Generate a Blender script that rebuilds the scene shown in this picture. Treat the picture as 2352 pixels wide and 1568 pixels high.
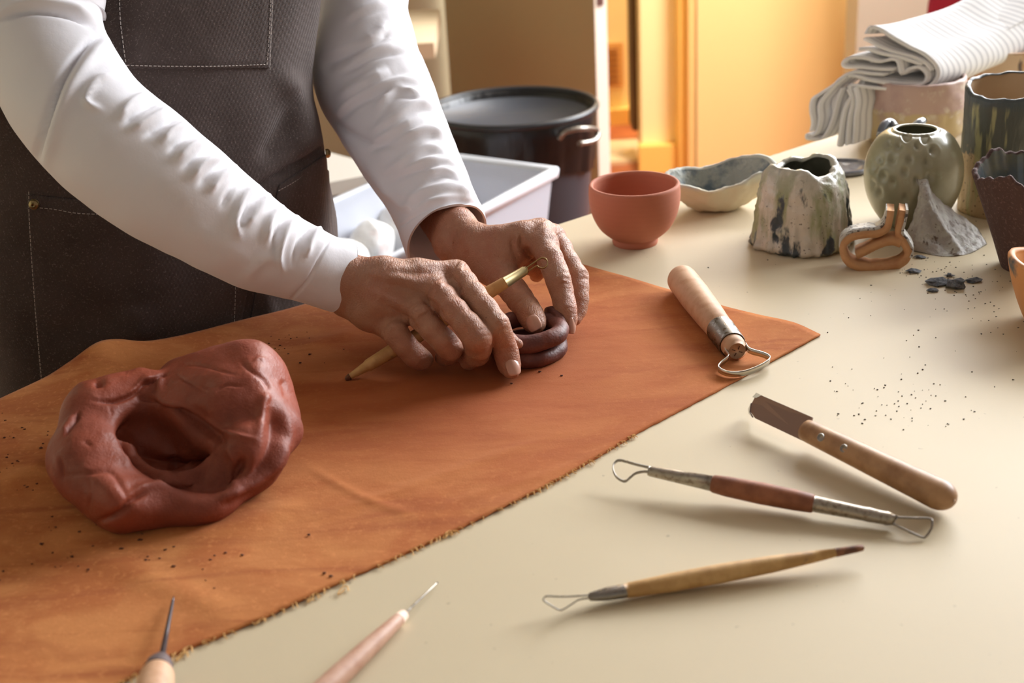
import bpy, math, random
import numpy as np
from mathutils import Vector, Matrix
from mathutils.bvhtree import BVHTree
for o in list(bpy.data.objects): bpy.data.objects.remove(o)
SC = bpy.context.scene
COL = SC.collection
rng = np.random.default_rng(7); random.seed(7)
# ------------------------------------------------------------------ camera
FPX = 3100.0; PITCH = math.radians(23); ROLL = math.radians(3.2); TT = 0.75   # TT = table top height
R0 = np.array([1, 0, 0.]); U0 = np.array([0, math.sin(PITCH), math.cos(PITCH)]); FW = np.array([0, math.cos(PITCH), -math.sin(PITCH)])
CR = math.cos(ROLL)*R0 - math.sin(ROLL)*U0; CU = math.sin(ROLL)*R0 + math.cos(ROLL)*U0
CC = np.array([0, 0, TT+.43])
cam = bpy.data.cameras.new('camera'); co = bpy.data.objects.new('camera', cam); COL.objects.link(co)
cam.sensor_width = 36; cam.lens = FPX*36/2352; cam.clip_start = .05
m = Matrix(((CR[0], CU[0], -FW[0], CC[0]), (CR[1], CU[1], -FW[1], CC[1]), (CR[2], CU[2], -FW[2], CC[2]), (0, 0, 0, 1)))
co.matrix_world = m
cam.dof.use_dof = True; cam.dof.focus_distance = 1.06; cam.dof.aperture_fstop = 8.0
SC.camera = co
# ------------------------------------------------------------------ world and lights
w = bpy.data.worlds.new('world'); SC.world = w; w.use_nodes = True
bg = w.node_tree.nodes['Background']; bg.inputs[0].default_value = (.75, .85, 1, 1); bg.inputs[1].default_value = .15
SC.view_settings.view_transform = 'Standard'; SC.view_settings.look = 'None'; SC.view_settings.exposure = -0.12; SC.view_settings.gamma = 1
def area(name, loc, target, sx, sy, power, col, spread=180):
    l = bpy.data.lights.new(name, 'AREA'); l.shape = 'RECTANGLE'; l.size = sx; l.size_y = sy; l.energy = power; l.color = col
    l.spread = math.radians(spread)
    o = bpy.data.objects.new(name, l); COL.objects.link(o); o.location = loc
    d = Vector(target)-Vector(loc); o.rotation_euler = d.to_track_quat('-Z', 'Y').to_euler()
    return o
area('window_light_side', (2.34, 2.65, 1.90), (.1, 1.1, .8), 1.7, 1.2, 92, (.93, .96, 1), 130)
area('window_light_back', (1.25, 3.50, 1.95), (.25, 1.0, .8), 1.0, 1.2, 34, (.95, .97, 1), 130)
area('room_fill_light', (.6, -1.9, 2.0), (.3, .8, .8), 1.6, 1.2, 1.8, (1, .95, .88))  # added weak fill from behind the camera, no known source there
area('corridor_lamp', (.62, 4.42, 2.5), (.5, 4.45, 0), .5, .4, 60, (1, .97, .90))
area('back_fill_light', (1.0, 3.0, 2.45), (.75, 4.0, .75), .5, .5, 38, (1, .94, .84), 110)  # unseen lamp added to brighten the doors and back walls
# ------------------------------------------------------------------ pixel helpers (only used to measure positions)
def ray(x, y): return FW + (x-1176)/FPX*CR - (y-784)/FPX*CU
def P(x, y, d): return CC + d*ray(x, y)
def PZ(x, y, z=0.):
    d = ray(x, y); t = (TT+z-CC[2])/d[2]; return CC + t*d
def depth(p): return float((np.asarray(p)-CC)@FW)
def proj(V):
    v = np.asarray(V)-CC; z = v@FW
    return 1176+FPX*(v@CR)/z, 784-FPX*(v@CU)/z, z
# ------------------------------------------------------------------ materials
def _n(nt, t, **k):
    n = nt.nodes.new(t)
    for a, b in k.items(): setattr(n, a, b)
    return n
def srgb(c):
    c = [x/255 for x in c]
    return tuple((x/12.92 if x <= .04045 else ((x+.055)/1.055)**2.4) for x in c)+(1,)
def M(name, base, rough=.6, metal=0., layers=(), bumps=(), sss=0., coat=0., spec=.5, sheen=0., alpha=1., trans=0., uv=False, vary=None):
    mt = bpy.data.materials.new(name); mt.use_nodes = True; nt = mt.node_tree
    b = nt.nodes['Principled BSDF']; L = nt.links
    tc = _n(nt, 'ShaderNodeTexCoord'); src = tc.outputs['UV' if uv else 'Object']
    b.inputs['Roughness'].default_value = rough; b.inputs['Metallic'].default_value = metal
    b.inputs['Specular IOR Level'].default_value = spec
    if coat: b.inputs['Coat Weight'].default_value = coat; b.inputs['Coat Roughness'].default_value = .15
    if sheen: b.inputs['Sheen Weight'].default_value = sheen
    if sss:
        b.inputs['Subsurface Weight'].default_value = sss; b.inputs['Subsurface Radius'].default_value = (1, .35, .2); b.inputs['Subsurface Scale'].default_value = .006
    if alpha < 1: b.inputs['Alpha'].default_value = alpha
    if trans: b.inputs['Transmission Weight'].default_value = trans
    def tex(l):
        mp = _n(nt, 'ShaderNodeMapping'); s = l.get('scale', 10); s = (s, s, s) if not isinstance(s, tuple) else s
        mp.inputs['Scale'].default_value = s; mp.inputs['Rotation'].default_value = l.get('rot', (0, 0, 0)); mp.inputs['Location'].default_value = l.get('loc', (0, 0, 0))
        L.new(src, mp.inputs[0])
        ty = l.get('t', 'noise')
        if ty == 'noise':
            n = _n(nt, 'ShaderNodeTexNoise'); n.inputs['Scale'].default_value = 1; n.inputs['Detail'].default_value = l.get('detail', 4); n.inputs['Roughness'].default_value = l.get('nr', .55); n.inputs['Distortion'].default_value = l.get('dist', 0); out = n.outputs[0]
        elif ty == 'voronoi':
            n = _n(nt, 'ShaderNodeTexVoronoi'); n.inputs['Scale'].default_value = 1; n.feature = l.get('feature', 'F1'); out = n.outputs['Distance']
        elif ty == 'wave':
            n = _n(nt, 'ShaderNodeTexWave'); n.inputs['Scale'].default_value = 1; n.bands_direction = l.get('dir', 'X'); n.inputs['Distortion'].default_value = l.get('dist', 0); n.inputs['Detail'].default_value = l.get('detail', 2); n.inputs['Detail Scale'].default_value = l.get('ds', 1); out = n.outputs[1]
        elif ty == 'spot':
            ds = _n(nt, 'ShaderNodeVectorMath', operation='DISTANCE'); L.new(src, ds.inputs[0]); ds.inputs[1].default_value = l['at']
            nn = _n(nt, 'ShaderNodeTexNoise'); nn.inputs['Scale'].default_value = 1; nn.inputs['Detail'].default_value = 4; L.new(mp.outputs[0], nn.inputs[0])
            a = _n(nt, 'ShaderNodeMath', operation='MULTIPLY_ADD'); L.new(nn.outputs[0], a.inputs[0]); a.inputs[1].default_value = l.get('jit', .1); L.new(ds.outputs['Value'], a.inputs[2]); return a.outputs[0]
        elif ty == 'grad':   # z gradient jittered by noise
            sp = _n(nt, 'ShaderNodeSeparateXYZ'); L.new(src, sp.inputs[0]); z = sp.outputs[l.get('axis', 2)]
            if l.get('jit'):
                nn = _n(nt, 'ShaderNodeTexNoise'); nn.inputs['Scale'].default_value = 1; nn.inputs['Detail'].default_value = 3; L.new(mp.outputs[0], nn.inputs[0])
                a = _n(nt, 'ShaderNodeMath', operation='MULTIPLY_ADD'); L.new(nn.outputs[0], a.inputs[0]); a.inputs[1].default_value = l['jit']; L.new(z, a.inputs[2]); z = a.outputs[0]
            return z
        L.new(mp.outputs[0], n.inputs[0]); return out
    cur = None; bc = srgb(base)
    for l in layers:
        o = tex(l)
        mr = _n(nt, 'ShaderNodeMapRange'); L.new(o, mr.inputs[0]); mr.inputs[1].default_value = l.get('lo', .4); mr.inputs[2].default_value = l.get('hi', .6)
        mr.inputs[3].default_value = l.get('o0', 0); mr.inputs[4].default_value = l.get('f', 1.)
        mx = _n(nt, 'ShaderNodeMix', data_type='RGBA'); L.new(mr.outputs[0], mx.inputs[0])
        if cur is None: mx.inputs[6].default_value = bc
        else: L.new(cur, mx.inputs[6])
        mx.inputs[7].default_value = srgb(l['col']); cur = mx.outputs[2]
    if cur is not None:
        L.new(cur, b.inputs['Base Color'])
    else: b.inputs['Base Color'].default_value = bc
    if vary:
        o = tex(vary); mr = _n(nt, 'ShaderNodeMapRange'); L.new(o, mr.inputs[0]); mr.inputs[1].default_value = .35; mr.inputs[2].default_value = .65
        mr.inputs[3].default_value = vary['r0']; mr.inputs[4].default_value = vary['r1']; L.new(mr.outputs[0], b.inputs['Roughness'])
    nrm = None
    for l in bumps:
        o = tex(l); bp = _n(nt, 'ShaderNodeBump'); bp.inputs['Strength'].default_value = l.get('s', .5); bp.inputs['Distance'].default_value = l.get('d', .001)
        if l.get('inv'): bp.invert = True
        L.new(o, bp.inputs['Height'])
        if nrm is not None: L.new(nrm, bp.inputs['Normal'])
        nrm = bp.outputs[0]
    if nrm is not None: L.new(nrm, b.inputs['Normal'])
    return mt
# ------------------------------------------------------------------ mesh helpers
def link(o, parent=None):
    COL.objects.link(o)
    if parent is not None: o.parent = parent
    return o
def wloc(o):
    v = Vector((0, 0, 0))
    while o is not None: v = v+o.location; o = o.parent
    return np.array(v)
def mesh(name, V, F, mat, parent=None, smooth=True, loc=None, uv=None, mats=None, midx=None):
    V = np.asarray(V, float).reshape(-1, 3)
    if loc is None: loc = wloc(parent) if parent is not None else np.array([V[:, 0].mean(), V[:, 1].mean(), V[:, 2].min()])
    loc = np.asarray(loc, float)
    me = bpy.data.meshes.new(name)
    Vl = V-loc
    if isinstance(F, np.ndarray):
        n = len(F); k = F.shape[1]
        me.vertices.add(len(Vl)); me.vertices.foreach_set('co', Vl.astype(np.float32).ravel())
        me.loops.add(n*k); me.loops.foreach_set('vertex_index', F.astype(np.int32).ravel())
        me.polygons.add(n); me.polygons.foreach_set('loop_start', np.arange(0, n*k, k, dtype=np.int32)); me.polygons.foreach_set('loop_total', np.full(n, k, dtype=np.int32))
        me.update(calc_edges=True)
    else:
        me.from_pydata(Vl.tolist(), [], F)
    me.materials.append(mat)
    for x in (mats or []): me.materials.append(x)
    if midx is not None: me.polygons.foreach_set('material_index', np.asarray(midx, dtype=np.int32))
    if smooth: me.polygons.foreach_set('use_smooth', np.ones(len(me.polygons), dtype=bool))
    if uv is not None:
        ul = me.uv_layers.new(name='UVMap'); li = np.empty(len(me.loops), dtype=np.int32); me.loops.foreach_get('vertex_index', li)
        ul.data.foreach_set('uv', np.asarray(uv, np.float32)[li].ravel())
    me.validate(); me.update()
    o = bpy.data.objects.new(name, me); link(o, parent)
    pl = wloc(parent) if parent is not None else np.zeros(3)
    o.location = loc-pl
    return o
def tag(o, label, cat, group=None, kind=None):
    if label: o['label'] = label
    if cat: o['category'] = cat
    if group: o['group'] = group
    if kind: o['kind'] = kind
    return o
def thing(name, loc, label, cat, group=None):
    o = bpy.data.objects.new(name, None); o.empty_display_size = .02; link(o); o.location = tuple(loc); return tag(o, label, cat, group)
def struct(o): o['kind'] = 'structure'; return o
def norm(v): v = np.asarray(v, float); return v/(np.linalg.norm(v)+1e-12)
def grid_faces(nu, nv, cu=False, cv=False, flip=False, off=0):
    U = nu if cu else nu-1; V = nv if cv else nv-1
    i, j = np.meshgrid(np.arange(U), np.arange(V), indexing='ij'); i = i.ravel(); j = j.ravel(); i2 = (i+1) % nu; j2 = (j+1) % nv
    f = np.stack([i*nv+j, i2*nv+j, i2*nv+j2, i*nv+j2], 1)
    if flip: f = f[:, ::-1]
    return f+off
def spline(pts, n, k=None):
    """Catmull-Rom through rows of pts, n samples"""
    p = np.asarray(pts, float); m_ = len(p)
    if m_ == 2: t = np.linspace(0, 1, n)[:, None]; return p[0]*(1-t)+p[1]*t
    q = np.vstack([2*p[0]-p[1], p, 2*p[-1]-p[-2]])
    t = np.linspace(0, m_-1-1e-9, n); i = t.astype(int); u = (t-i)[:, None]
    a, b, c, d = q[i], q[i+1], q[i+2], q[i+3]
    return .5*((2*b)+(-a+c)*u+(2*a-5*b+4*c-d)*u**2+(-a+3*b-3*c+d)*u**3)
def lathe(A, B, prof, n=32, up=(0, 0, 1), sq=1., capped=True):
    """surface of revolution from A to B; prof = (t, r) ; sq flattens along up"""
    A = np.asarray(A, float); B = np.asarray(B, float); ax = norm(B-A); s = norm(np.cross(ax, up)) if abs(norm(up)@ax) < .99 else norm(np.cross(ax, (1, 0, 0))); u = np.cross(s, ax)
    th = np.linspace(0, 2*np.pi, n, endpoint=False); ring = np.cos(th)[:, None]*s+np.sin(th)[:, None]*u*sq
    V = []
    for t, r in prof: V.append(A+(B-A)*t+ring*r)
    V = np.vstack(V); F = grid_faces(len(prof), n, cv=True).tolist()
    if capped:
        F.append(list(range(n))[::-1]); F.append(list(range((len(prof)-1)*n, len(prof)*n)))
    return V, F
def tube(pts, r, n=8, closed=False, sub=None):
    p = np.asarray(pts, float)
    if sub: p = spline(np.vstack([p, p[:1]]) if closed else p, sub+(1 if closed else 0)); p = p[:-1] if closed else p
    k = len(p); rr = np.full(k, r) if np.isscalar(r) else np.interp(np.linspace(0, 1, k), np.linspace(0, 1, len(r)), r)
    T = np.gradient(p, axis=0) if not closed else np.roll(p, -1, 0)-np.roll(p, 1, 0)
    T /= np.linalg.norm(T, axis=1)[:, None]+1e-12
    ref = norm(np.cross(T[0], (0, 0, 1))) if abs(T[0][2]) < .9 else norm(np.cross(T[0], (1, 0, 0)))
    V = []
    th = np.linspace(0, 2*np.pi, n, endpoint=False)
    for i in range(k):
        ref = norm(ref-T[i]*(ref@T[i])); b = np.cross(T[i], ref)
        V.append(p[i]+rr[i]*(np.cos(th)[:, None]*ref+np.sin(th)[:, None]*b))
    V = np.vstack(V); F = grid_faces(k, n, cu=closed, cv=True).tolist()
    if not closed: F.append(list(range(n))[::-1]); F.append(list(range((k-1)*n, k*n)))
    return V, F
def band(pts, wdir, width, thick, sub=None):
    """flat strip along pts; wdir = across direction (vector or per point)"""
    p = np.asarray(pts, float)
    if sub: p = spline(p, sub)
    k = len(p); W = np.asarray(wdir, float); W = np.tile(W, (k, 1)) if W.ndim == 1 else W
    T = np.gradient(p, axis=0); T /= np.linalg.norm(T, axis=1)[:, None]+1e-12
    V = []
    for i in range(k):
        ww = norm(W[i]); nn = norm(np.cross(T[i], ww))
        V += [p[i]+ww*width/2+nn*thick/2, p[i]-ww*width/2+nn*thick/2, p[i]-ww*width/2-nn*thick/2, p[i]+ww*width/2-nn*thick/2]
    F = grid_faces(k, 4, cv=True).tolist(); F.append([3, 2, 1, 0]); e = (k-1)*4; F.append([e, e+1, e+2, e+3])
    return np.array(V), F
def box(c, s, rz=0, bev=0):
    c = np.asarray(c, float); x, y, z = [a/2 for a in s]
    if bev:
        b = bev; V = []; 
        for sz, ins in ((-z, b), (-z+b, 0), (z-b, 0), (z, b)):
            xx, yy = x-ins, y-ins; q = b if ins == 0 else b*.5
            V += [(-xx+q, -yy, sz), (xx-q, -yy, sz), (xx, -yy+q, sz), (xx, yy-q, sz), (xx-q, yy, sz), (-xx+q, yy, sz), (-xx, yy-q, sz), (-xx, -yy+q, sz)]
        F = grid_faces(4, 8, cv=True, flip=True).tolist(); F.append(list(range(8))[::-1]); F.append(list(range(24, 32)))
        F = [f for f in F]
    else:
        V = [(-x, -y, -z), (x, -y, -z), (x, y, -z), (-x, y, -z), (-x, -y, z), (x, -y, z), (x, y, z), (-x, y, z)]
        F = [[0, 3, 2, 1], [4, 5, 6, 7], [0, 1, 5, 4], [1, 2, 6, 5], [2, 3, 7, 6], [3, 0, 4, 7]]
    V = np.array(V, float); cz, sz_ = math.cos(rz), math.sin(rz)
    V = np.stack([V[:, 0]*cz-V[:, 1]*sz_, V[:, 0]*sz_+V[:, 1]*cz, V[:, 2]], 1)+c
    return V, F
def merge(*ms):
    V = []; F = []; o = 0
    for v, f in ms:
        f = f.tolist() if isinstance(f, np.ndarray) else f
        V.append(np.asarray(v)); F += [[i+o for i in q] for q in f]; o += len(v)
    return np.vstack(V), F
def hn(p, s, seed=0):
    """cheap smooth value noise, vectorised, range about -1..1"""
    p = np.asarray(p)*s+seed*17.3; i = np.floor(p).astype(int); f = p-i; f = f*f*(3-2*f); out = 0
    for dx in (0, 1):
        for dy in (0, 1):
            for dz in (0, 1):
                a = (i[:, 0]+dx)*374761393+(i[:, 1]+dy)*668265263+(i[:, 2]+dz)*2147483647+seed*1013
                a = (a ^ (a >> 13))*1274126177; a = (a ^ (a >> 16)) & 0xffff
                wgt = (f[:, 0] if dx else 1-f[:, 0])*(f[:, 1] if dy else 1-f[:, 1])*(f[:, 2] if dz else 1-f[:, 2])
                out = out+wgt*(a/32767.5-1)
    return out
def normals(V, F):
    F = np.asarray(F); n = np.zeros_like(V)
    fn = np.cross(V[F[:, 2]]-V[F[:, 0]], V[F[:, 3]]-V[F[:, 1]])
    for k in range(4): np.add.at(n, F[:, k], fn)
    return n/(np.linalg.norm(n, axis=1)[:, None]+1e-12)
def sculpt(V, N, strokes, facing=True):
    """strokes: (polyline in photo px, width px, height m [, 'c']) raised or cut along the surface normal, on the side seen"""
    x, y, z = proj(V); vd = V-CC; vd /= np.linalg.norm(vd, axis=1)[:, None]
    fac = np.clip(-(N*vd).sum(1)*3, 0, 1) if facing else np.ones(len(V))
    D = np.zeros(len(V)); xy = np.stack([x, y], 1)
    for st in strokes:
        pl, wd, h = st[:3]; pl = np.asarray(pl, float)
        if len(pl) > 2: pl = spline(pl, len(pl)*5)
        one = len(pl) == 1
        if one: pl = np.vstack([pl, pl+.01])
        lo = pl.min(0)-wd*3; hi = pl.max(0)+wd*3
        m_ = np.where((x > lo[0]) & (x < hi[0]) & (y > lo[1]) & (y < hi[1]))[0]
        if not len(m_): continue
        q = xy[m_]; best = np.full(len(m_), 1e9); bt = np.zeros(len(m_))
        L_ = len(pl)-1
        for i in range(L_):
            a = pl[i]; b = pl[i+1]; ab = b-a; t = np.clip(((q-a)@ab)/(ab@ab+1e-9), 0, 1); dd = np.linalg.norm(q-a-t[:, None]*ab, axis=1)
            u = dd < best; best[u] = dd[u]; bt[u] = (i+t[u])/L_
        taper = np.ones(len(m_)) if len(st) > 3 or one else np.clip(np.minimum(bt, 1-bt)*4+.15, 0, 1)
        D[m_] += h*np.exp(-(best/wd)**2)*taper
    return V+N*(D*fac)[:, None]
# signed distance sculpting ------------------------------------------------------
class Grid:
    def __init__(s, lo, hi, h):
        s.lo = np.asarray(lo, float); s.h = h; s.n = np.ceil((np.asarray(hi)-s.lo)/h).astype(int)+1
        s.ax = [s.lo[i]+h*np.arange(s.n[i]) for i in range(3)]
    def new(s): return np.full(s.n, .04, dtype=np.float32)
    def add(s, phi, kind, a, b=None, ra=0, rb=0, k=.003, sub=False):
        pad = .012+k
        if kind == 'rc':
            a = np.asarray(a, float); b = np.asarray(b, float); lo = np.minimum(a-ra, b-rb)-pad; hi = np.maximum(a+ra, b+rb)+pad
        else:
            a = np.asarray(a, float); R = np.asarray(b, float); ext = R.max() if not np.isscalar(ra) else R
            lo = a-ext-pad; hi = a+ext+pad
        i0 = [max(0, int((lo[i]-s.lo[i])/s.h)) for i in range(3)]; i1 = [min(s.n[i], int((hi[i]-s.lo[i])/s.h)+2) for i in range(3)]
        if any(i1[i] <= i0[i] for i in range(3)): return
        sl = tuple(slice(i0[i], i1[i]) for i in range(3))
        X, Y, Z = np.meshgrid(*[s.ax[i][sl[i]] for i in range(3)], indexing='ij', sparse=True)
        if kind == 'rc':
            ab = b-a; L2 = ab@ab+1e-12; t = np.clip(((X-a[0])*ab[0]+(Y-a[1])*ab[1]+(Z-a[2])*ab[2])/L2, 0, 1)
            d = np.sqrt((X-a[0]-t*ab[0])**2+(Y-a[1]-t*ab[1])**2+(Z-a[2]-t*ab[2])**2)-(ra+(rb-ra)*t)
        else:
            if not np.isscalar(ra):   # ra = 3x3 axes
                A = np.asarray(ra); dx, dy, dz = X-a[0], Y-a[1], Z-a[2]
                q = [(dx*A[i][0]+dy*A[i][1]+dz*A[i][2]) for i in range(3)]
            else: q = [X-a[0], Y-a[1], Z-a[2]]
            k0 = np.sqrt(sum((q[i]/R[i])**2 for i in range(3))); k1 = np.sqrt(sum((q[i]/R[i]**2)**2 for i in range(3)))+1e-9
            d = k0*(k0-1)/k1
        c = phi[sl]
        if sub:
            d = -d; h_ = np.clip(k-np.abs(c-d), 0, None)/k; phi[sl] = np.maximum(c, d)+h_*h_*k*.25
        else:
            h_ = np.clip(k-np.abs(c-d), 0, None)/k; phi[sl] = np.minimum(c, d)-h_*h_*k*.25
    def chain(s, phi, pts, k=.003):
        for (p, r), (q, r2) in zip(pts[:-1], pts[1:]): s.add(phi, 'rc', p, q, r, r2, k)
def smin(a, b, k): h_ = np.clip(k-np.abs(a-b), 0, None)/k; return np.minimum(a, b)-h_*h_*k*.25
def nets(phi, lo, h, smooth=1):
    s = phi < 0; nx, ny, nz = [d-1 for d in phi.shape]
    cnt = np.zeros((nx, ny, nz), np.int8)
    off = [(a, b, c) for a in (0, 1) for b in (0, 1) for c in (0, 1)]
    for a, b, c in off: cnt += s[a:a+nx, b:b+ny, c:c+nz]
    I = np.argwhere((cnt > 0) & (cnt < 8)); idx = np.full((nx, ny, nz), -1, np.int64); idx[tuple(I.T)] = np.arange(len(I))
    acc = np.zeros((len(I), 3)); num = np.zeros(len(I))
    val = {o: phi[I[:, 0]+o[0], I[:, 1]+o[1], I[:, 2]+o[2]] for o in off}
    for o in off:
        for ax in range(3):
            if o[ax]: continue
            o2 = list(o); o2[ax] = 1; o2 = tuple(o2); va = val[o]; vb = val[o2]; cr = (va < 0) != (vb < 0)
            t = np.where(cr, va/(va-vb+1e-20), 0); pos = np.tile(np.array(o, float), (len(I), 1)); pos[:, ax] += t
            acc += pos*cr[:, None]; num += cr
    V = lo+h*(I+acc/num[:, None])
    Fs = []
    for ax in range(3):
        o2 = [0, 0, 0]; o2[ax] = 1; n = list(phi.shape); n[ax] -= 1
        A = s[:n[0], :n[1], :n[2]]; B = s[o2[0]:o2[0]+n[0], o2[1]:o2[1]+n[1], o2[2]:o2[2]+n[2]]
        E = np.argwhere(A != B); b1, b2 = (ax+1) % 3, (ax+2) % 3
        E = E[(E[:, b1] > 0) & (E[:, b2] > 0) & (E[:, b1] < phi.shape[b1]-1) & (E[:, b2] < phi.shape[b2]-1)]
        ins = A[tuple(E.T)]
        def c(d1, d2): q = E.copy(); q[:, b1] -= d1; q[:, b2] -= d2; return idx[tuple(q.T)]
        f = np.stack([c(1, 1), c(0, 1), c(0, 0), c(1, 0)], 1); f[~ins] = f[~ins][:, ::-1]; Fs.append(f)
    F = np.vstack(Fs); F = F[(F >= 0).all(1)]
    for _ in range(smooth):
        S = np.zeros_like(V); C_ = np.zeros(len(V))
        for k in range(4): np.add.at(S, F[:, k], V[F[:, (k+1) % 4]]); np.add.at(C_, F[:, k], 1); np.add.at(S, F[:, (k+1) % 4], V[F[:, k]]); np.add.at(C_, F[:, (k+1) % 4], 1)
        V = V*.5+.5*S/np.maximum(C_, 1)[:, None]
    return V, F
# ------------------------------------------------------------------ palette
m_table = M('table_laminate', (210, 195, 164), .55, spec=.35, layers=[dict(scale=3, col=(203, 186, 154), lo=.35, hi=.7, f=.7), dict(t='noise', scale=160, detail=2, col=(150, 136, 112), lo=.72, hi=.76, f=.5)], bumps=[dict(scale=600, s=.08, d=.0004)])
m_wood_l = M('table_wood', (176, 136, 92), .5, layers=[dict(t='noise', scale=(4, 4, 60), col=(140, 100, 62), lo=.4, hi=.7)])
m_floor = M('terracotta_floor', (186, 104, 62), .35, layers=[dict(scale=6, col=(160, 84, 50))], bumps=[dict(scale=30, s=.1)])
m_cream = M('cream_plaster', (226, 220, 190), .8, bumps=[dict(scale=90, s=.1)])
m_yellow = M('yellow_paint', (252, 232, 176), .6, bumps=[dict(scale=70, s=.08)])
m_orange = M('orange_yellow_paint', (253, 220, 156), .5, bumps=[dict(scale=60, s=.06)])
m_trimy = M('amber_trim', (250, 204, 110), .5)
m_grey = M('greige_plaster', (190, 184, 166), .8, bumps=[dict(scale=90, s=.1)])
m_ochre = M('ochre_paint', (196, 178, 138), .6, bumps=[dict(scale=50, s=.06)])
m_edge = M('door_edge_paint', (254, 248, 232), .5)
m_dark = M('dark_wood_jamb', (92, 66, 40), .6)
m_white = M('white_plaster', (190, 190, 188), .85)
m_steel = M('steel', (150, 144, 136), .32, 1., bumps=[dict(scale=900, s=.05, d=.0003)], vary=dict(scale=300, r0=.22, r1=.5))
m_blade = M('blade_steel', (150, 122, 108), .45, .35)
m_ferr = M('tarnished_ferrule', (172, 164, 152), .4, .9, layers=[dict(scale=(300, 300, 300), col=(130, 118, 104), lo=.5, hi=.7)], bumps=[dict(scale=500, s=.3, d=.0003)])
m_brass = M('brass', (168, 150, 108), .34, .9)
m_beech = M('beech_wood', (212, 170, 136), .55, layers=[dict(scale=(90, 90, 90), col=(196, 148, 112), lo=.45, hi=.7), dict(t='voronoi', scale=260, col=(150, 100, 70), lo=.07, hi=.02, f=.7)], bumps=[dict(scale=(700, 700, 700), s=.12, d=.0003)])
m_beech2 = M('oiled_beech', (182, 140, 100), .45, layers=[dict(scale=(60, 60, 60), col=(142, 100, 64), lo=.4, hi=.7)])
m_brownw = M('reddish_handle', (158, 98, 68), .6, layers=[dict(scale=80, col=(132, 78, 52))])
m_box = M('boxwood', (214, 172, 112), .5, layers=[dict(scale=(70, 70, 70), col=(190, 146, 88)), dict(scale=50, col=(110, 90, 70), lo=.68, hi=.74, f=.6)])
m_tip = M('worn_brown_tip', (140, 92, 62), .7, layers=[dict(scale=200, col=(96, 60, 40))])
m_terra = M('terracotta', (184, 112, 84), .75, layers=[dict(t='wave', dir='Z', scale=60, dist=2, col=(178, 104, 80), lo=.2, hi=.9, f=.25), dict(scale=25, col=(190, 112, 86), lo=.5, hi=.75, f=.5)], bumps=[dict(scale=900, s=.1, d=.0003)])
m_wetclay = M('wet_red_clay', (152, 76, 54), .5, spec=.3, layers=[dict(scale=18, col=(112, 56, 42), lo=.35, hi=.7, f=.8), dict(scale=60, nr=.7, detail=6, col=(156, 90, 72), lo=.55, hi=.75, f=.6)],
    bumps=[dict(scale=28, detail=8, nr=.65, s=.6, d=.004), dict(t='noise', scale=(110, 40, 110), detail=4, nr=.7, dist=1.5, s=.35, d=.0012), dict(scale=700, s=.12, d=.0004)], vary=dict(scale=22, r0=.38, r1=.62))
m_coil = M('clay_coil', (118, 66, 54), .55, layers=[dict(scale=60, col=(92, 48, 40))], bumps=[dict(scale=300, s=.3, d=.0007), dict(t='voronoi', scale=500, s=.25, d=.0006)])
m_leather = M('suede_cloth', (198, 128, 72), .9, spec=.2, sheen=.05, layers=[dict(scale=(9, 14, 9), detail=6, dist=1.2, rot=(0, 0, .7), col=(172, 96, 46), lo=.42, hi=.60, f=.8),
    dict(scale=(7, 40, 7), rot=(0, 0, -.68), dist=.9, detail=5, col=(152, 78, 38), lo=.50, hi=.68, f=.65),
    dict(scale=260, detail=2, col=(226, 150, 90), lo=.55, hi=.75, f=.4), dict(t='spot', at=(0, 0, 0), scale=(14, 22, 10), jit=.16, col=(146, 64, 24), lo=.26, hi=.12, f=.8), dict(t='spot', at=(.01, 0, 0), scale=(9, 16, 10), jit=.22, col=(176, 96, 48), lo=.42, hi=.24, f=.5)],  # spots around the pot: reddish stain with some shade painted in
    bumps=[dict(scale=900, s=.35, d=.0005), dict(scale=(14, 30, 10), rot=(0, 0, -.6), s=.25, d=.004)])
m_thread = M('frayed_thread', (226, 178, 112), .9)
m_speck = M('dark_crumb', (84, 44, 28), .9)
m_skin = M('skin', (176, 128, 102), .42, sss=.06, layers=[dict(scale=45, col=(176, 112, 86), lo=.4, hi=.7, f=.7), dict(scale=160, col=(196, 146, 116), lo=.5, hi=.8, f=.5), dict(t='voronoi', scale=40, col=(110, 62, 44), lo=.045, hi=.02, f=.8)],
    bumps=[dict(t='voronoi', scale=(800, 420, 800), s=.4, d=.0008), dict(t='noise', scale=(420, 150, 420), detail=5, dist=1.4, nr=.65, s=.7, d=.0010)])
m_nail = M('nail', (206, 158, 138), .28, sss=.1, coat=.3)
m_shirt = M('white_jersey', (238, 236, 240), .9, sheen=.2, spec=.2, bumps=[dict(t='wave', scale=(700, 700, 700), dir='X', s=.06, d=.0003), dict(scale=70, detail=4, s=.25, d=.0018)])
m_apron = M('brown_canvas', (80, 68, 64), .85, spec=.25, sheen=.1, layers=[dict(scale=14, detail=5, col=(64, 52, 47), lo=.4, hi=.65), dict(scale=700, detail=1, col=(132, 118, 112), lo=.6, hi=.75, f=.5)],
    bumps=[dict(t='wave', scale=330, dir='X', s=.4, d=.0006), dict(t='wave', scale=330, dir='Z', s=.4, d=.0006)])
m_stitch = M('grey_thread', (176, 164, 156), .9)
m_hair = M('grey_brown_hair', (92, 72, 56), .6, bumps=[dict(scale=(200, 200, 20), s=.6, d=.003)])
m_denim = M('blue_grey_denim', (70, 76, 92), .85)
m_shoe = M('dark_shoe', (40, 36, 34), .6)
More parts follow.
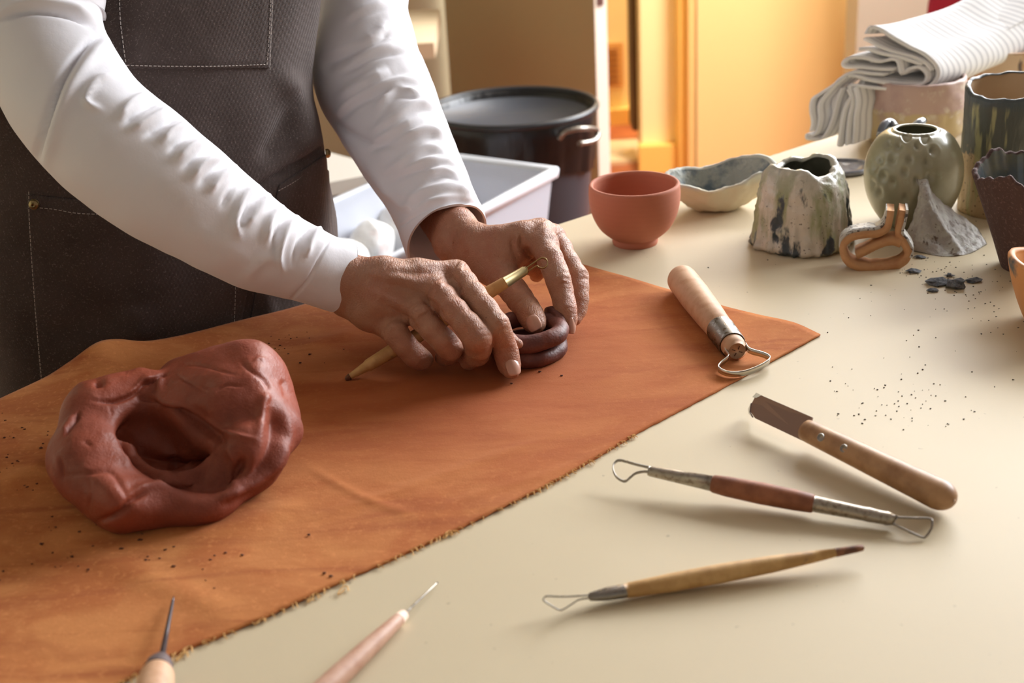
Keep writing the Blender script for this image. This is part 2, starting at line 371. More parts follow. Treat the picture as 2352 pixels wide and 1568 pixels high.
# ------------------------------------------------------------------ room shell
def planks_box(name, x0, x1, y0, y1, z0, z1, mat, parent=None):
    V, F = box(((x0+x1)/2, (y0+y1)/2, (z0+z1)/2), (x1-x0, y1-y0, z1-z0)); return mesh(name, V, F, mat, parent, smooth=False)
def XA(px, Y, py=200):
    d = ray(px, py); return float(CC[0]+d[0]*Y/d[1])
struct(planks_box('floor', -3, 3, -2.2, 7, -.1, 0, m_floor))
struct(planks_box('ceiling', -3, 3, -2.2, 7, 2.6, 2.7, m_white))
struct(planks_box('wall_left', -2.1, -2.0, -2.2, 7, 0, 2.6, m_cream))
wl = mesh('wall_near', *merge(box((-.9, -2.15, 1.3), (2.2, .1, 2.6)), box((2.3, -2.15, 1.3), (1.4, .1, 2.6)), box((.6, -2.15, .6), (1.8, .1, 1.2)), box((.6, -2.15, 2.55), (1.8, .1, .1))), m_white, smooth=False); struct(wl)
# right wall with its window
wr = mesh('wall_right', *merge(box((2.45, -.25, 1.3), (.1, 3.9, 2.6)), box((2.45, 5.3, 1.3), (.1, 3.6, 2.6)), box((2.45, 2.6, .62), (.1, 1.8, 1.24)), box((2.45, 2.6, 2.56), (.1, 1.8, .08))), m_white, smooth=False); struct(wr)
def window(n, cx, cy, cz, w_, h_, axis):
    e = []
    for s in (-1, 1):
        e.append(box((cx, cy+s*w_/2, cz) if axis == 'y' else (cx+s*w_/2, cy, cz), (.05, .05, h_)))
        e.append(box((cx, cy, cz+s*h_/2), (.05, w_, .05) if axis == 'y' else (w_, .05, .05)))
    e.append(box((cx, cy, cz), (.04, .04, h_)))
    return struct(mesh('window_%d' % n, *merge(*e), m_edge, smooth=False))
window(1, 2.45, 2.6, 1.88, 1.8, 1.28, 'y')
# background wall, set back left part, doorway and coloured walls (measured along the photo's columns)
YB = 3.9
struct(planks_box('wall_back', -2.0, XA(1390, YB), YB, YB+.1, 0, 2.6, m_cream))
yl = 3.75
xe0, xe1 = XA(1962, 3.6), 2.4
wb = mesh('wall_far_right', *merge(box(((xe0+xe1)/2, 3.66, .45), (xe1-xe0, .12, .9)), box(((xe0+xe1)/2, 3.66, 2.55), (xe1-xe0, .12, .1)), box((xe0+.04, 3.66, 1.7), (.08, .12, 1.7)), box((2.1, 3.66, 1.7), (.6, .12, 1.7))), m_grey, smooth=False); struct(wb)
window(2, (xe0+.08+1.8)/2, 3.66, 1.7, 1.8-xe0-.08, 1.55, 'x')
# orange painted door leaf, its frame, the yellow wall beside it
y_d = 3.98
d2 = struct(planks_box('door_2', XA(1597, y_d), XA(1990, y_d), y_d, y_d+.05, .005, 2.5, m_orange))
V, F = box((XA(1930, y_d), y_d-.03, 1.05), (.02, .05, .14)); mesh('door_handle', V, F, m_steel, d2)
struct(planks_box('wall_side_of_door', XA(1472, 4.1), XA(1560, 4.1), 4.1, 4.2, 0, 2.6, m_yellow))
struct(planks_box('trim_1', XA(1555, 4.06), XA(1575, 4.06), 4.02, 4.12, 0, 2.55, m_trimy))
struct(planks_box('trim_2', XA(1577, 4.02), XA(1596, 4.02), 3.98, 4.1, 0, 2.55, M('amber_frame_paint', (244, 204, 134), .5)))
struct(planks_box('baseboard_right', XA(1464, 4.08), XA(1556, 4.08), 4.05, 4.1, 0, .085, m_trimy))
struct(planks_box('trim_3', XA(1449, 4.25), XA(1468, 4.25), 4.2, 4.32, .1, 2.5, m_dark))
# corridor
struct(planks_box('wall_corridor', XA(1380, 4.72)-.3, XA(1700, 4.72), 4.72, 4.8, 0, 2.6, m_yellow))
struct(planks_box('baseboard_corridor', XA(1380, 4.7)-.2, XA(1480, 4.7), 4.68, 4.72, 0, .055, m_trimy))
struct(planks_box('wall_corridor_end', 1.2, 1.3, 3.9, 4.8, 0, 2.6, m_yellow))
vent = thing('wall_vent', (XA(1406, 4.7, 150), 4.7, .3), 'square beige slatted vent grille low on the yellow corridor wall', 'vent')
def cz(px, py, Y): d = ray(px, py); return float(CC[2]+d[2]*Y/d[1])
vz0, vz1 = cz(1405, 200, 4.7), cz(1405, 100, 4.7); vx0, vx1 = XA(1385, 4.7, 150), XA(1432, 4.7, 150)
m_vent = M('vent_enamel', (222, 170, 100), .5)
V, F = box(((vx0+vx1)/2, 4.712, (vz0+vz1)/2), (vx1-vx0, .012, vz1-vz0)); mesh('frame', V, F, m_vent, vent, False)
for i in range(7):
    z_ = vz0+(vz1-vz0)*(i+.9)/8; V, F = box(((vx0+vx1)/2-.008, 4.702, z_), ((vx1-vx0)*.72, .012, .007)); mesh('slat', V, F, M('vent_slat_enamel', (176, 120, 66), .5) if i == 0 else bpy.data.materials['vent_slat_enamel'], vent, False)
rug = tag(mesh('floor_mat', *box(((XA(1365, 4.45, 340)+XA(1475, 4.45, 340))/2-.1, 4.30, .006), (.42, .26, .012)), M('pale_mat', (226, 196, 150), .9), smooth=False), 'pale tan mat on the terracotta corridor floor', 'mat')
# ochre door leaf standing open, its pale edge towards the doorway
ya, yb = 3.84, 3.22; xa, xb = XA(1034, ya), XA(1369, yb)
ang = math.atan2(yb-ya, xb-xa); Ld = math.hypot(xb-xa, yb-ya); nx_ = np.array([-math.sin(ang), math.cos(ang), 0]); lx_ = np.array([math.cos(ang), math.sin(ang), 0]); pe_ = np.array([xb, yb, 0])
cd = np.array([(xa+xb)/2, (ya+yb)/2, 1.27])+nx_*.0175
dl = mesh('door_1', *box(cd, (Ld, .035, 2.5), ang), m_ochre, smooth=False); struct(dl)
V, F = box(pe_+nx_*.0175+lx_*.0015+[0, 0, 1.27], (.003, .034, 2.49), ang); e1 = mesh('door_edge', V, F, m_edge, dl, False)
V, F = box(pe_+nx_*.016+lx_*.004+[0, 0, cz(1375, 2, 3.2)+.02], (.003, .018, .07), ang); mesh('latch_plate', V, F, m_steel, dl, False)
# shelf end
sh = mesh('wooden_shelf', *box((XA(760, 3.0, 110)+.0, 3.25, cz(990, 121, 3.0)), (XA(997, 3.0, 110)-XA(523, 3.0, 110), .45, .035)), M('pale_shelf_wood', (246, 226, 192), .6), smooth=False)
V_, F_ = box((XA(560, 3.4, 110), 3.28, cz(990, 121, 3.0)/2), (.05, .35, cz(990, 121, 3.0)-.035)); shx = mesh('shelf_panel', V_, F_, m_wood_l, sh, False)
tag(sh, 'pale wooden shelf end beyond the raised arm on the right', 'shelf')
# ------------------------------------------------------------------ work table
E0 = np.array([-.397, .948]); ED = norm([.776, .631]); EN = np.array([ED[1], -ED[0]])
def tp(s, t, z=0.): q = E0+ED*s+EN*t; return np.array([q[0], q[1], TT+z])
tab = thing('work_table', (*tp(.6, .45)[:2], 0), 'large cream laminate work table holding clay, cloth and tools', 'table')
def rbox(s0, s1, t0, t1, z0, z1, b=.002):
    c = (tp(s0, t0)+tp(s1, t1))/2; return box((c[0], c[1], (z0+z1)/2), (s1-s0, t1-t0, z1-z0), math.atan2(ED[1], ED[0]), b)
V, F = rbox(-.62, 1.85, 0, .93, TT-.028, TT, .003); mesh('tabletop', V, F, m_table, tab, False)
V, F = rbox(-.52, 1.75, .06, .09, TT-.11, TT-.028); mesh('rail', V, F, m_wood_l, tab, False)
V, F = rbox(-.52, 1.75, .84, .87, TT-.11, TT-.028); mesh('rail', V, F, m_wood_l, tab, False)
for s_ in (-.55, 1.74):
    for t_ in (.06, .83): V, F = rbox(s_, s_+.05, t_, t_+.05, 0, TT-.028, .004); mesh('leg', V, F, m_wood_l, tab, False)
# ------------------------------------------------------------------ cloth under the clay
far = [(1150, 553, .0015), (1000, 602, .0015), (850, 650, .0015), (700, 698, .002), (560, 733, .005), (440, 764, .009), (340, 782, .012), (270, 779, .018), (222, 788, .02), (160, 830, .012), (100, 868, .006), (0, 914, .003), (-150, 990, .002), (-330, 1090, .002)]
near = [(1885, 768, .002), (1640, 901, .0015), (1480, 985, .0015), (1330, 1073, .0015), (1200, 1143, .0015), (1040, 1220, .0015), (900, 1284, .0015), (740, 1355, .0015), (600, 1422, .0015), (400, 1502, .0015), (280, 1566, .0015), (100, 1655, .0015), (-150, 1800, .0015), (-330, 1900, .0015)]
Fp = spline([PZ(*q) for q in far], 240); Np = spline([PZ(*q) for q in near], 240)
# resample both by position along the table edge
sc_ = np.linspace(0, 1, 240)
short = [(1150, 553), (1350, 611), (1540, 665), (1660, 702), (1740, 722), (1825, 741), (1885, 768)]
Sp = spline([PZ(*q, .0015) for q in short], 120)
nv = 120; tt = np.linspace(0, 1, nv)
G = Fp[:, None, :]*(1-tt)[None, :, None]+Np[:, None, :]*tt[None, :, None]
dS = Sp-(Fp[0][None]*(1-tt)[:, None]+Np[0][None]*tt[:, None])
G += dS[None]*np.clip(1-sc_*3, 0, 1)[:, None, None]**2
G[:, :, 2] = TT+.0012+(G[:, :, 2]-TT-.0015)*(np.clip(1-tt*4.2, 0, 1)**1.6)[None]
g = G.reshape(-1, 3)
wv = hn(g*[1, 1, 0], 14, 3)*.0010+hn(g*[1, 1, 0], 40, 5)*.0004
edge = np.minimum(np.minimum(tt, 1-tt)[None, :], np.minimum(sc_, 1)[:, None]).ravel()
g[:, 2] += np.clip(wv, 0, None)+.0002
jit = hn(g, 220, 2)*.0007
m_e = (np.tile(tt, 240) > .995); g[m_e, :2] += EN*jit[m_e][:, None]
top = g.copy(); bot = g.copy(); bot[:, 2] -= .0012
F1 = grid_faces(240, nv); fc = np.vstack([F1, grid_faces(240, nv, flip=True, off=len(g))])
rim = []
bd = [i*nv for i in range(240)]+[239*nv+j for j in range(1, nv)]+[i*nv+nv-1 for i in range(238, -1, -1)]+[j for j in range(nv-2, 0, -1)]
for a, b in zip(bd, bd[1:]+bd[:1]): rim.append([b, a, a+len(g), b+len(g)])
gn = np.tile([0, 0, 1.], (len(top), 1))
CRE = [([(1000, 1210), (1050, 1150), (1330, 1060), (1640, 870)], 8, .0006), ([(700, 1195), (900, 1130), (1100, 1060), (1300, 990)], 10, .0008), ([(1700, 860), (1800, 770), (1826, 742)], 7, .0008),
       ([(0, 1110), (60, 1090), (110, 1060)], 20, .002), ([(700, 1070), (850, 1150), (950, 1180)], 9, .0008), ([(850, 730), (1000, 700), (1100, 660)], 8, .0008), ([(150, 1250), (350, 1330), (560, 1420)], 30, .0012), ([(400, 1240), (560, 1200), (700, 1150)], 20, .0015), ([(680, 800), (760, 780), (820, 760)], 14, .002)]
top = sculpt(top, gn, CRE)
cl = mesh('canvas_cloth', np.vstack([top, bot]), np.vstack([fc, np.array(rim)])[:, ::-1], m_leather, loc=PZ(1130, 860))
tag(cl, 'orange-brown stained canvas cloth with frayed edge spread on the table', 'cloth')
th = []
for i in range(150):
    u = random.random()**1.3; a = Np[int(40+u*150)].copy(); L_ = random.uniform(.001, .0045); dr = norm([*(EN+ED*random.uniform(-1, 1)), 0])
    p0 = a-dr*.001; p0[2] = TT+.0015; p2 = a+dr*L_; p2[2] = TT+.0008; p1 = (p0+p2)/2+np.array([random.uniform(-1, 1)*.001, random.uniform(-1, 1)*.001, .0012])
    th.append(tube([p0, p1, p2], .00028, 4, sub=5))
for q in [(1030, 1232), (790, 1360), (720, 1378), (600, 1428), (430, 1500), (420, 1512)]:
    a = PZ(*q); a[2] = TT+.001; p = [a+np.array([math.cos(k)*.0025*(1+.3*random.random()), math.sin(k*1.3)*.004, .001*math.sin(k)**2]) for k in np.linspace(0, 5, 6)]; th.append(tube(p, .0004, 5, sub=14))
fr = mesh('frayed_thread', *merge(*th), m_thread, cl); fr['kind'] = 'stuff'
# ------------------------------------------------------------------ scattered crumbs and specks
def bit(c, r, seed, fl=.6):
    t = np.linspace(0, np.pi, 5)[1:-1]; ph = np.linspace(0, 2*np.pi, 7, endpoint=False); V = [c+np.array([0, 0, r*fl])]
    for a in t:
        for b in ph: q = r*(1+.35*math.sin(seed*3.1+a*5+b*2.3)); V.append(c+np.array([q*math.sin(a)*math.cos(b), q*math.sin(a)*math.sin(b)*.8, q*fl*math.cos(a)]))
    V.append(c-np.array([0, 0, r*fl])); F = [[0, 1+i, 1+(i+1) % 7] for i in range(7)]
    for j in range(2): F += [[1+j*7+i, 8+j*7+i, 8+j*7+(i+1) % 7, 1+j*7+(i+1) % 7] for i in range(7)]
    F += [[22, 15+(i+1) % 7, 15+i] for i in range(7)]
    return np.array(V), F
sp = []
for i in range(230):
    c_ = random.choice([(60, 980, 70, 90), (200, 1290, 160, 30), (20, 1080, 40, 60), (440, 790, 120, 14), (330, 1250, 120, 40), (560, 800, 120, 20), (100, 1000, 100, 120)])
    a = PZ(random.gauss(c_[0], c_[2]), random.gauss(c_[1], c_[3]), .0022)
    if 120 < proj(a)[0] < 670 and 830 < proj(a)[1] < 1200: continue
    q = proj(a)
    if q[1] < 925-q[0]*.32+20: continue
    sp.append(bit(a, random.uniform(.0003, .0011)*(1.6 if random.random() < .08 else 1), i, .4))
for q in [(1240, 853), (1290, 862), (760, 1322), (745, 1315), (335, 1285), (400, 1255), (380, 1262), (165, 1277), (1175, 880), (990, 730), (500, 785), (480, 790)]: sp.append(bit(PZ(*q, .0024), .0012, q[0], .4))
tag(mesh('clay_crumbs', *merge(*sp), m_speck), 'dark clay crumbs scattered over the orange cloth around the lump', 'crumbs', kind='stuff')
sp = []
for i in range(260):
    c_ = random.choice([(2150, 610, 60, 30), (2200, 650, 80, 45), (1900, 700, 200, 60), (2090, 930, 90, 40), (2000, 900, 150, 50), (2250, 720, 60, 60)])
    q = (random.gauss(c_[0], c_[2]), random.gauss(c_[1], c_[3]))
    if q[0] < 1540 or q[1] < 440 or q[1] > 1000 or (q[0] < 1900 and q[1] > 640): continue
    sp.append(bit(PZ(*q, .0003), random.uniform(.0003, .0008), i, .5))
tag(mesh('dust_specks', *merge(*sp), M('grey_dust', (92, 84, 78), .9)), 'fine grey clay dust specks on the bare table by the fired pieces', 'dust', kind='stuff')
m_crumb = M('charcoal_crumb', (74, 78, 84), .85, layers=[dict(scale=300, col=(110, 112, 116))], bumps=[dict(scale=600, s=.6, d=.001)])
for px, py, r, fl, lb in [(2153, 647, .0095, .28, 'flat jagged charcoal glaze crumb, largest left of the round one'), (2196, 652, .0085, .55, 'round dark clay crumb, largest in front of the broken brown bowl'), (2236, 643, .0062, .3, 'small flat dark crumb right of the round one'), (2181, 632, .0036, .5, 'tiny dark crumb just behind the round crumb'), (2098, 622, .0052, .35, 'dark crumb under the shard, nearest the orange loop piece'), (2142, 667, .0042, .3, 'small dark crumb closest to the viewer among the crumbs'), (2112, 590, .0045, .3, 'grey crumb at the left foot of the broken shard')]:
    a = PZ(px, py, r*fl*.7); V, F = bit(a, r, px, fl); V = V+hn(V, 300, 3)[:, None]*.0008; V[:, 2] = np.maximum(V[:, 2], TT+.0002)
    V[:, 0] = a[0]+(V[:, 0]-a[0])*1.15
    tag(mesh('ceramic_crumb', V, F, m_crumb, smooth=False), lb, 'crumb', 'dark crumbs on the table')
# ------------------------------------------------------------------ clay tools
def axp(pts):   # [(px,py,z)] -> world
    return [PZ(*q) for q in pts]
def turned(name, pts, rpx, mat, parent, n=28, sq=1., up=(0, 0, 1), caps=True):
    """turned piece through photo-measured axis points, radii given in px at that depth"""
    W = axp(pts); A, B = W[0], W[-1]; k = len(rpx); prof = []
    for i, (t, r) in enumerate(rpx): c = A+(B-A)*t; prof.append((t, r*depth(c)/FPX))
    V, F = lathe(A, B, prof, n, up, sq); return mesh(name, V, F, mat, parent)
def dome(r, t0, t1, n=6):   # rounded end from t0 (full r) to t1 (0)
    return [(t0+(t1-t0)*math.sin(a), r*math.cos(a)) for a in np.linspace(0, math.pi/2*.97, n)]
# A chunky ribbon tool lying over the cloth edge
A0, A1 = PZ(1559, 632, .0135), PZ(1693, 806, .0102)
ta = thing('ribbon_tool', (*((A0+A1)/2)[:2], TT), 'thick beech-handled ribbon tool with wire-bound neck lying across the right end of the orange cloth', 'clay tool')
def rz(p, px): return px*depth(p)/FPX
V, F = lathe(A0, A1, [(0, .0008)]+[(.075-.075*math.cos(a), .0132*math.sin(a)) for a in np.linspace(.25, math.pi/2, 7)]+[(.3, .0133), (.55, .0122), (.74, .0108), (.75, .0098), (.95, .0093), (.99, .0085), (1, .0066)], 40)
ha = mesh('handle', V, F, m_beech, ta)
dA = A1-A0; prof = []
for i in range(12):
    t0 = .735+i*.0165; prof += [(t0, .0109-i*.00006), (t0+.008, .0114-i*.00006)]
V, F = lathe(A0, A1, [(.735, .0098)]+prof+[(.93, .0104)], 40); mesh('wire_binding', V, F, m_steel, ta)
e = norm(dA); sd = norm(np.cross(e, (0, 0, 1)))
for a_ in (.4, 2.0, 3.5, 5.2):
    c = A1+e*.0002+sd*math.cos(a_)*.003+np.cross(sd, e)*math.sin(a_)*.003
    V, F = box((0, 0, 0), (.0028, .0005, .0005), 0); R_ = np.stack([sd*math.cos(a_)+np.cross(sd, e)*math.sin(a_), -sd*math.sin(a_)+np.cross(sd, e)*math.cos(a_), e]); mesh('end_nick', V@R_+c, F, m_speck, ha, False)
loop = [(1668, 795, .011), (1665, 805, .010), (1673, 820, .008), (1655, 836, .0062), (1650, 847, .0055), (1668, 857, .005), (1690, 859, .0048), (1715, 855, .0048), (1745, 843, .0052), (1765, 830, .0058), (1767, 822, .006), (1752, 814, .008), (1722, 805, .0105), (1711, 792, .0125)]
V, F = band([PZ(*q) for q in loop], norm(np.array([0, 0, 1.])+e*.25), .0052, .0006, 60); mesh('ribbon_loop', V, F, M('bright_steel', (206, 200, 188), .28, 1.), ta)
# B scraping knife
b0, b1 = PZ(1848, 985, .0125), PZ(2192, 1152, .0115)
tb = thing('scraper_knife', (*((b0+b1)/2)[:2], TT), 'wooden-handled scraper with square steel blade and two rivets, farthest right of the loose tools', 'clay tool')
V, F = lathe(b0, b1, [(0, .0055), (.012, .0076), (.05, .0082), (.4, .0090), (.75, .0099), (.9, .0104)]+[(.9+.1*math.sin(a), .0104*math.cos(a)) for a in np.linspace(.2, 1.53, 8)], 40, sq=.92)
hb = mesh('handle', V, F, m_beech2, tb)
bl = [PZ(1738, 903, .021), PZ(1866, 958, .0185), PZ(1852, 1016, .0065), PZ(1734, 960, .0075), PZ(1724, 946, .0085), PZ(1727, 925, .014)]
nb = norm(np.cross(bl[1]-bl[0], bl[3]-bl[0])); nb = nb*np.sign(nb[2])
Vb = np.array(bl+[p-nb*.0013 for p in bl]); Fb = [[0, 1, 2, 3, 4, 5], [11, 10, 9, 8, 7, 6]]+[[(i+1) % 6, i, i+6, (i+1) % 6+6] for i in range(6)]
mesh('blade', Vb, Fb, m_blade, tb, False)
lip = [PZ(1738, 902, .0212), PZ(1750, 908, .0208), PZ(1738, 914, .0182), PZ(1729, 912, .018)]
Vb = np.array([p+nb*.0006 for p in lip]+[p-nb*.0004 for p in lip]); mesh('bevelled_edge', Vb, [[0, 1, 2, 3], [7, 6, 5, 4]]+[[(i+1) % 4, i, i+4, (i+1) % 4+4] for i in range(4)], M('polished_steel', (215, 214, 218), .25, 1.), tb, False)
hk = [PZ(1727, 925, .014), PZ(1724, 946, .0085), PZ(1731, 958, .0065), PZ(1722, 949, .003), PZ(1721, 938, .006)]
Vb = np.array(hk+[p-np.array([.001, .0004, 0]) for p in hk]); mesh('bent_tip', Vb, [[0, 1, 2, 3, 4], [9, 8, 7, 6, 5]]+[[(i+1) % 5, i, i+5, (i+1) % 5+5] for i in range(5)], bpy.data.materials['polished_steel'], tb, False)
eb = norm(b1-b0)
for q in ((1875, 1000), (1928, 1025)):
    p = PZ(*q, .0195); v = norm(CC-p); t_ = (p-b0)@eb; c = b0+eb*t_; up_ = norm((p-c)-eb*((p-c)@eb)); rr_ = .0083
    V, F = lathe(c+up_*(rr_-.002), c+up_*(rr_+.0003), [(0, .0028), (.9, .0028), (1, .0025)], 18); mesh('rivet', V, F, M('rivet_alloy', (196, 192, 182), .4, .2), tb)
# C double-ended trimming tool
c0, c1 = PZ(1490, 1081, .0125), PZ(2056, 1194, .0062)
tc_ = thing('double_ended_trimming_tool', (*((c0+c1)/2)[:2], TT), 'double-ended trimming tool, red-brown grip between two dull metal sleeves, middle of the loose tools', 'clay tool')
t1, t2 = .272, .687
V, F = lathe(c0, c1, [(0, .0030), (.01, .0034), (.13, .0041), (t1, .0050)], 28); mesh('ferrule', V, F, m_ferr, tc_)
V, F = lathe(c0, c1, [(t1-.005, .0046), (t1+.005, .0056), (t1+.06, .0064), (t1+.2, .0069), (t2-.08, .0065), (t2-.008, .0058), (t2, .005)], 32); mesh('grip', V, F, m_brownw, tc_)
V, F = lathe(c0, c1, [(t2-.005, .0048), (t2+.01, .0050), (.88, .0042), (.90, .0045), (.93, .0041), (.96, .0040), (.97, .0043), (1, .0030)], 28); mesh('ferrule', V, F, m_ferr, tc_)
lp = [(1494, 1074, .013), (1460, 1066, .014), (1425, 1057, .014), (1411, 1064, .013), (1408, 1078, .0115), (1417, 1096, .009), (1435, 1105, .008), (1447, 1097, .009), (1460, 1087, .0105), (1478, 1083, .0115), (1494, 1084, .012)]
V, F = band([PZ(*q) for q in lp], (0, -.5, 1), .0022, .0007, 60); mesh('wire_loop', V, F, m_steel, tc_)
lp = [(2052, 1187, .008), (2095, 1189, .0085), (2132, 1190, .0085), (2141, 1196, .008), (2139, 1214, .005), (2127, 1231, .002), (2117, 1233, .002), (2090, 1221, .004), (2052, 1203, .0055)]
V, F = tube([PZ(*q) for q in lp], .00075, 8, sub=50); mesh('wire_loop', V, F, m_steel, tc_)
V, F = tube([PZ(2052, 1187, .0085), PZ(2060, 1188, .0088)], .0014, 8); mesh('solder_bead', V, F, m_steel, tc_)
# D boxwood tool with small triangular loop
d0, d1 = PZ(1434, 1357, .0050), PZ(1984, 1257, .0085)
td = thing('loop_and_stick_tool', (*((d0+d1)/2)[:2], TT), 'slim pale wooden tool with small triangular wire loop, nearest the viewer on bare table', 'clay tool')
V, F = lathe(d0, d1, [(0, .0038), (.02, .0043), (.2, .0053), (.4, .0055), (.6, .0049), (.78, .0035), (.88, .0024)], 32); mesh('handle', V, F, m_box, td)
V, F = lathe(d0, d1, [(.87, .0022), (.88, .0026), (.97, .0021), (.995, .0018), (1, .0008)], 20); mesh('dark_tip', V, F, m_tip, td)
f0 = PZ(1352, 1371, .005); V, F = lathe(d0+(f0-d0)*-.03, f0, [(0, .0041), (.05, .0043), (.5, .0040), (.8, .0031), (.97, .0024), (1, .0015)], 24, sq=.9); mesh('ferrule', V, F, m_steel, td)
lp = [(1356, 1366, .006), (1335, 1368, .007), (1290, 1370, .009), (1256, 1369, .011), (1248, 1377, .0105), (1262, 1388, .0075), (1284, 1400, .004), (1294, 1399, .0035), (1312, 1388, .004), (1330, 1377, .0045), (1356, 1373, .0045)]
V, F = band([PZ(*q) for q in lp], (.1, -.7, .7), .0022, .0006, 60); mesh('wire_loop', V, F, m_steel, td)
# E awl bottom left
e0, e1 = PZ(399, 1369, .0045), PZ(371, 1512, .011)
te = thing('awl', (*e1[:2], TT), 'awl with dark tapered steel spike and round wooden handle at the lower left edge', 'clay tool')
V, F = lathe(e0, e1, [(0, .0002), (.1, .0009), (.6, .0014), (1, .0018)], 12); mesh('spike', V, F, M('dark_steel', (96, 92, 96), .38, .9), te)
e2 = PZ(362, 1542, .012); e3 = e1+(PZ(330, 1700, .0125)-e1)*1.0
V, F = lathe(e1-(e2-e1)*.1, e2, [(0, .0016), (.15, .0045), (.5, .0068), (1, .0078)], 24); mesh('collar', V, F, M('dull_iron', (110, 98, 98), .6, .6), te)
V, F = lathe(e2-(e2-e1)*.3, e3, [(0, .004), (.04, .0072), (.12, .0088), (.3, .0098), (.7, .0110), (.92, .0095), (.985, .006), (1, .002)], 30); mesh('handle', V, F, m_beech, te)
# F needle tool
g0, g1 = PZ(1005, 1337, .0025), PZ(931, 1408, .0048); g2 = PZ(650, 1672, .0062)
tf = thing('needle_tool', (*g1[:2], TT), 'needle tool with fine bright wire and slim pinkish wooden handle, bottom centre', 'clay tool')
V, F = lathe(g0, g1, [(0, .0003), (.05, .0005), (1, .0006)], 10); mesh('needle', V, F, m_steel, tf)
V, F = lathe(g1, g2, [(0, .0018), (.01, .0029), (.06, .0035)], 24); mesh('pale_tip', V, F, M('bare_pale_wood', (236, 204, 184), .6), tf)
V, F = lathe(g1, g2, [(.055, .0034), (.065, .0037), (.3, .0050), (.6, .0060), (.9, .0064), (.97, .0055), (1, .002)], 28); mesh('handle', V, F, M('pink_beech', (206, 164, 140), .5, layers=[dict(scale=90, col=(190, 144, 120))]), tf)
# G tool held in the right hand
h1 = P(1163, 647, 1.060)
h0 = PZ(796, 869, .003)
tg = thing('small_loop_tool', tuple(h0), 'small wooden loop tool with brass sleeve held under the fingers of the nearer hand', 'clay tool')
V, F = lathe(h0, h1, [(0, .0016), (.02, .0022), (.12, .0040), (.135, .0048), (.3, .0056), (.6, .0058), (.9, .0052), (.985, .0047), (1, .0044)], 28); mesh('handle', V, F, m_box, tg)
V, F = lathe(h0-(h1-h0)*.008, h1, [(0, .0012), (.01, .0020), (.03, .0026)], 16); mesh('clay_stained_tip', V, F, m_tip, tg)
h2 = h1+norm(h1-h0)*.0195
V, F = lathe(h1-norm(h1-h0)*.001, h2, [(0, .0046), (.9, .0037), (.93, .0030), (1, .0028)], 24); mesh('ferrule', V, F, m_brass, tg)
dh = depth(h2)
lp = [(1211, 614), (1228, 602), (1238, 595), (1246, 592), (1254, 595), (1258, 603), (1255, 611), (1247, 616), (1238, 614), (1232, 611), (1216, 621)]
V, F = band([P(x, y, dh+.001) for x, y in lp], norm(-ray(1240, 600)+np.array([0, 0, .8])), .0022, .0005, 70); mesh('wire_loop', V, F, m_brass, tg)
# ------------------------------------------------------------------ pottery
def vessel(name, base, prof, wall, mat, label, cat, rim=lambda t: 0, rad=lambda t, u: 1., n=96, m_in=None, ell=(1, 1), rot=0, foot=0., seed=1, rough=0., floor_=None, group=None, rfreq=90, strokes=None, parent=None, lean=(0, 0)):
    """thrown or pinched pot: outer wall, rim and inner wall in one closed skin; prof = (r, z) outside from foot to lip"""
    base = np.asarray(base, float); pr_ = spline(np.array(prof, float), 42); th = np.linspace(0, 2*np.pi, n, endpoint=False)
    zt = prof[-1][1]; rings = []
    def ring(r, z, u, inner=False):
        q = np.array([rad(a, u) for a in th]); rr = r*q; zz = np.full(n, z)+np.array([rim(a) for a in th])*np.clip(u, 0, 1)**1.6
        x = rr*np.cos(th)*ell[0]; y = rr*np.sin(th)*ell[1]; c, s = math.cos(rot), math.sin(rot)
        return np.stack([base[0]+x*c-y*s+lean[0]*u, base[1]+x*s+y*c+lean[1]*u, base[2]+zz], 1)
    rings.append(ring(pr_[0][0]*.55, .0008+foot, 0)); rings.append(ring(pr_[0][0]*.85, foot*.5, 0))
    for r, z in pr_: rings.append(ring(r, z, max(0, z/zt)))
    nr = len(rings)
    rl = pr_[-1][0]; rings.append(ring(rl-wall*.25, zt+wall*.35, 1)); rings.append(ring(rl-wall*.75, zt+wall*.35, 1))
    ko = len(rings)
    ins = [q for q in pr_[::-1][::2] if q[1] > (floor_ or wall*1.3)]
    for r, z in ins: rings.append(ring(max(r-wall, .0015), z, max(0, z/zt)))
    rl2 = max(ins[-1][0]-wall, .0015); zf = (floor_ or wall*1.2)
    rings.append(ring(rl2*.6, zf, 0)); rings.append(ring(rl2*.15, zf*.98, 0))
    V = np.vstack(rings); F = grid_faces(len(rings), n, cv=True)
    mid = np.where(np.repeat(np.arange(len(rings)-1), n) >= ko, 1, 0) if m_in else None
    a4 = V[F]; vol = (np.cross(a4[:, 1]-a4[:, 0], a4[:, 2]-a4[:, 0])*(a4[:, 0]-base)).sum()
    if vol < 0: F = F[:, ::-1]
    if rough:
        N = normals(V, F); V = V+N*(hn(V, rfreq, seed)*rough+hn(V, rfreq*2.7, seed+1)*rough*.5)[:, None]; V[:, 2] = np.maximum(V[:, 2], base[2]+.0001)
    if strokes: V = sculpt(V, normals(V, F), strokes)
    F = F.tolist()+[list(range(n))[::-1], list(range((len(rings)-1)*n, len(rings)*n))]
    if mid is not None: mid = list(mid)+[0, 1]
    o = mesh(name, V, F, mat, parent, mats=[m_in] if m_in else None, midx=mid, loc=base)
    if parent is None: tag(o, label, cat, group)
    return o
sx = lambda px, d: px*d/FPX
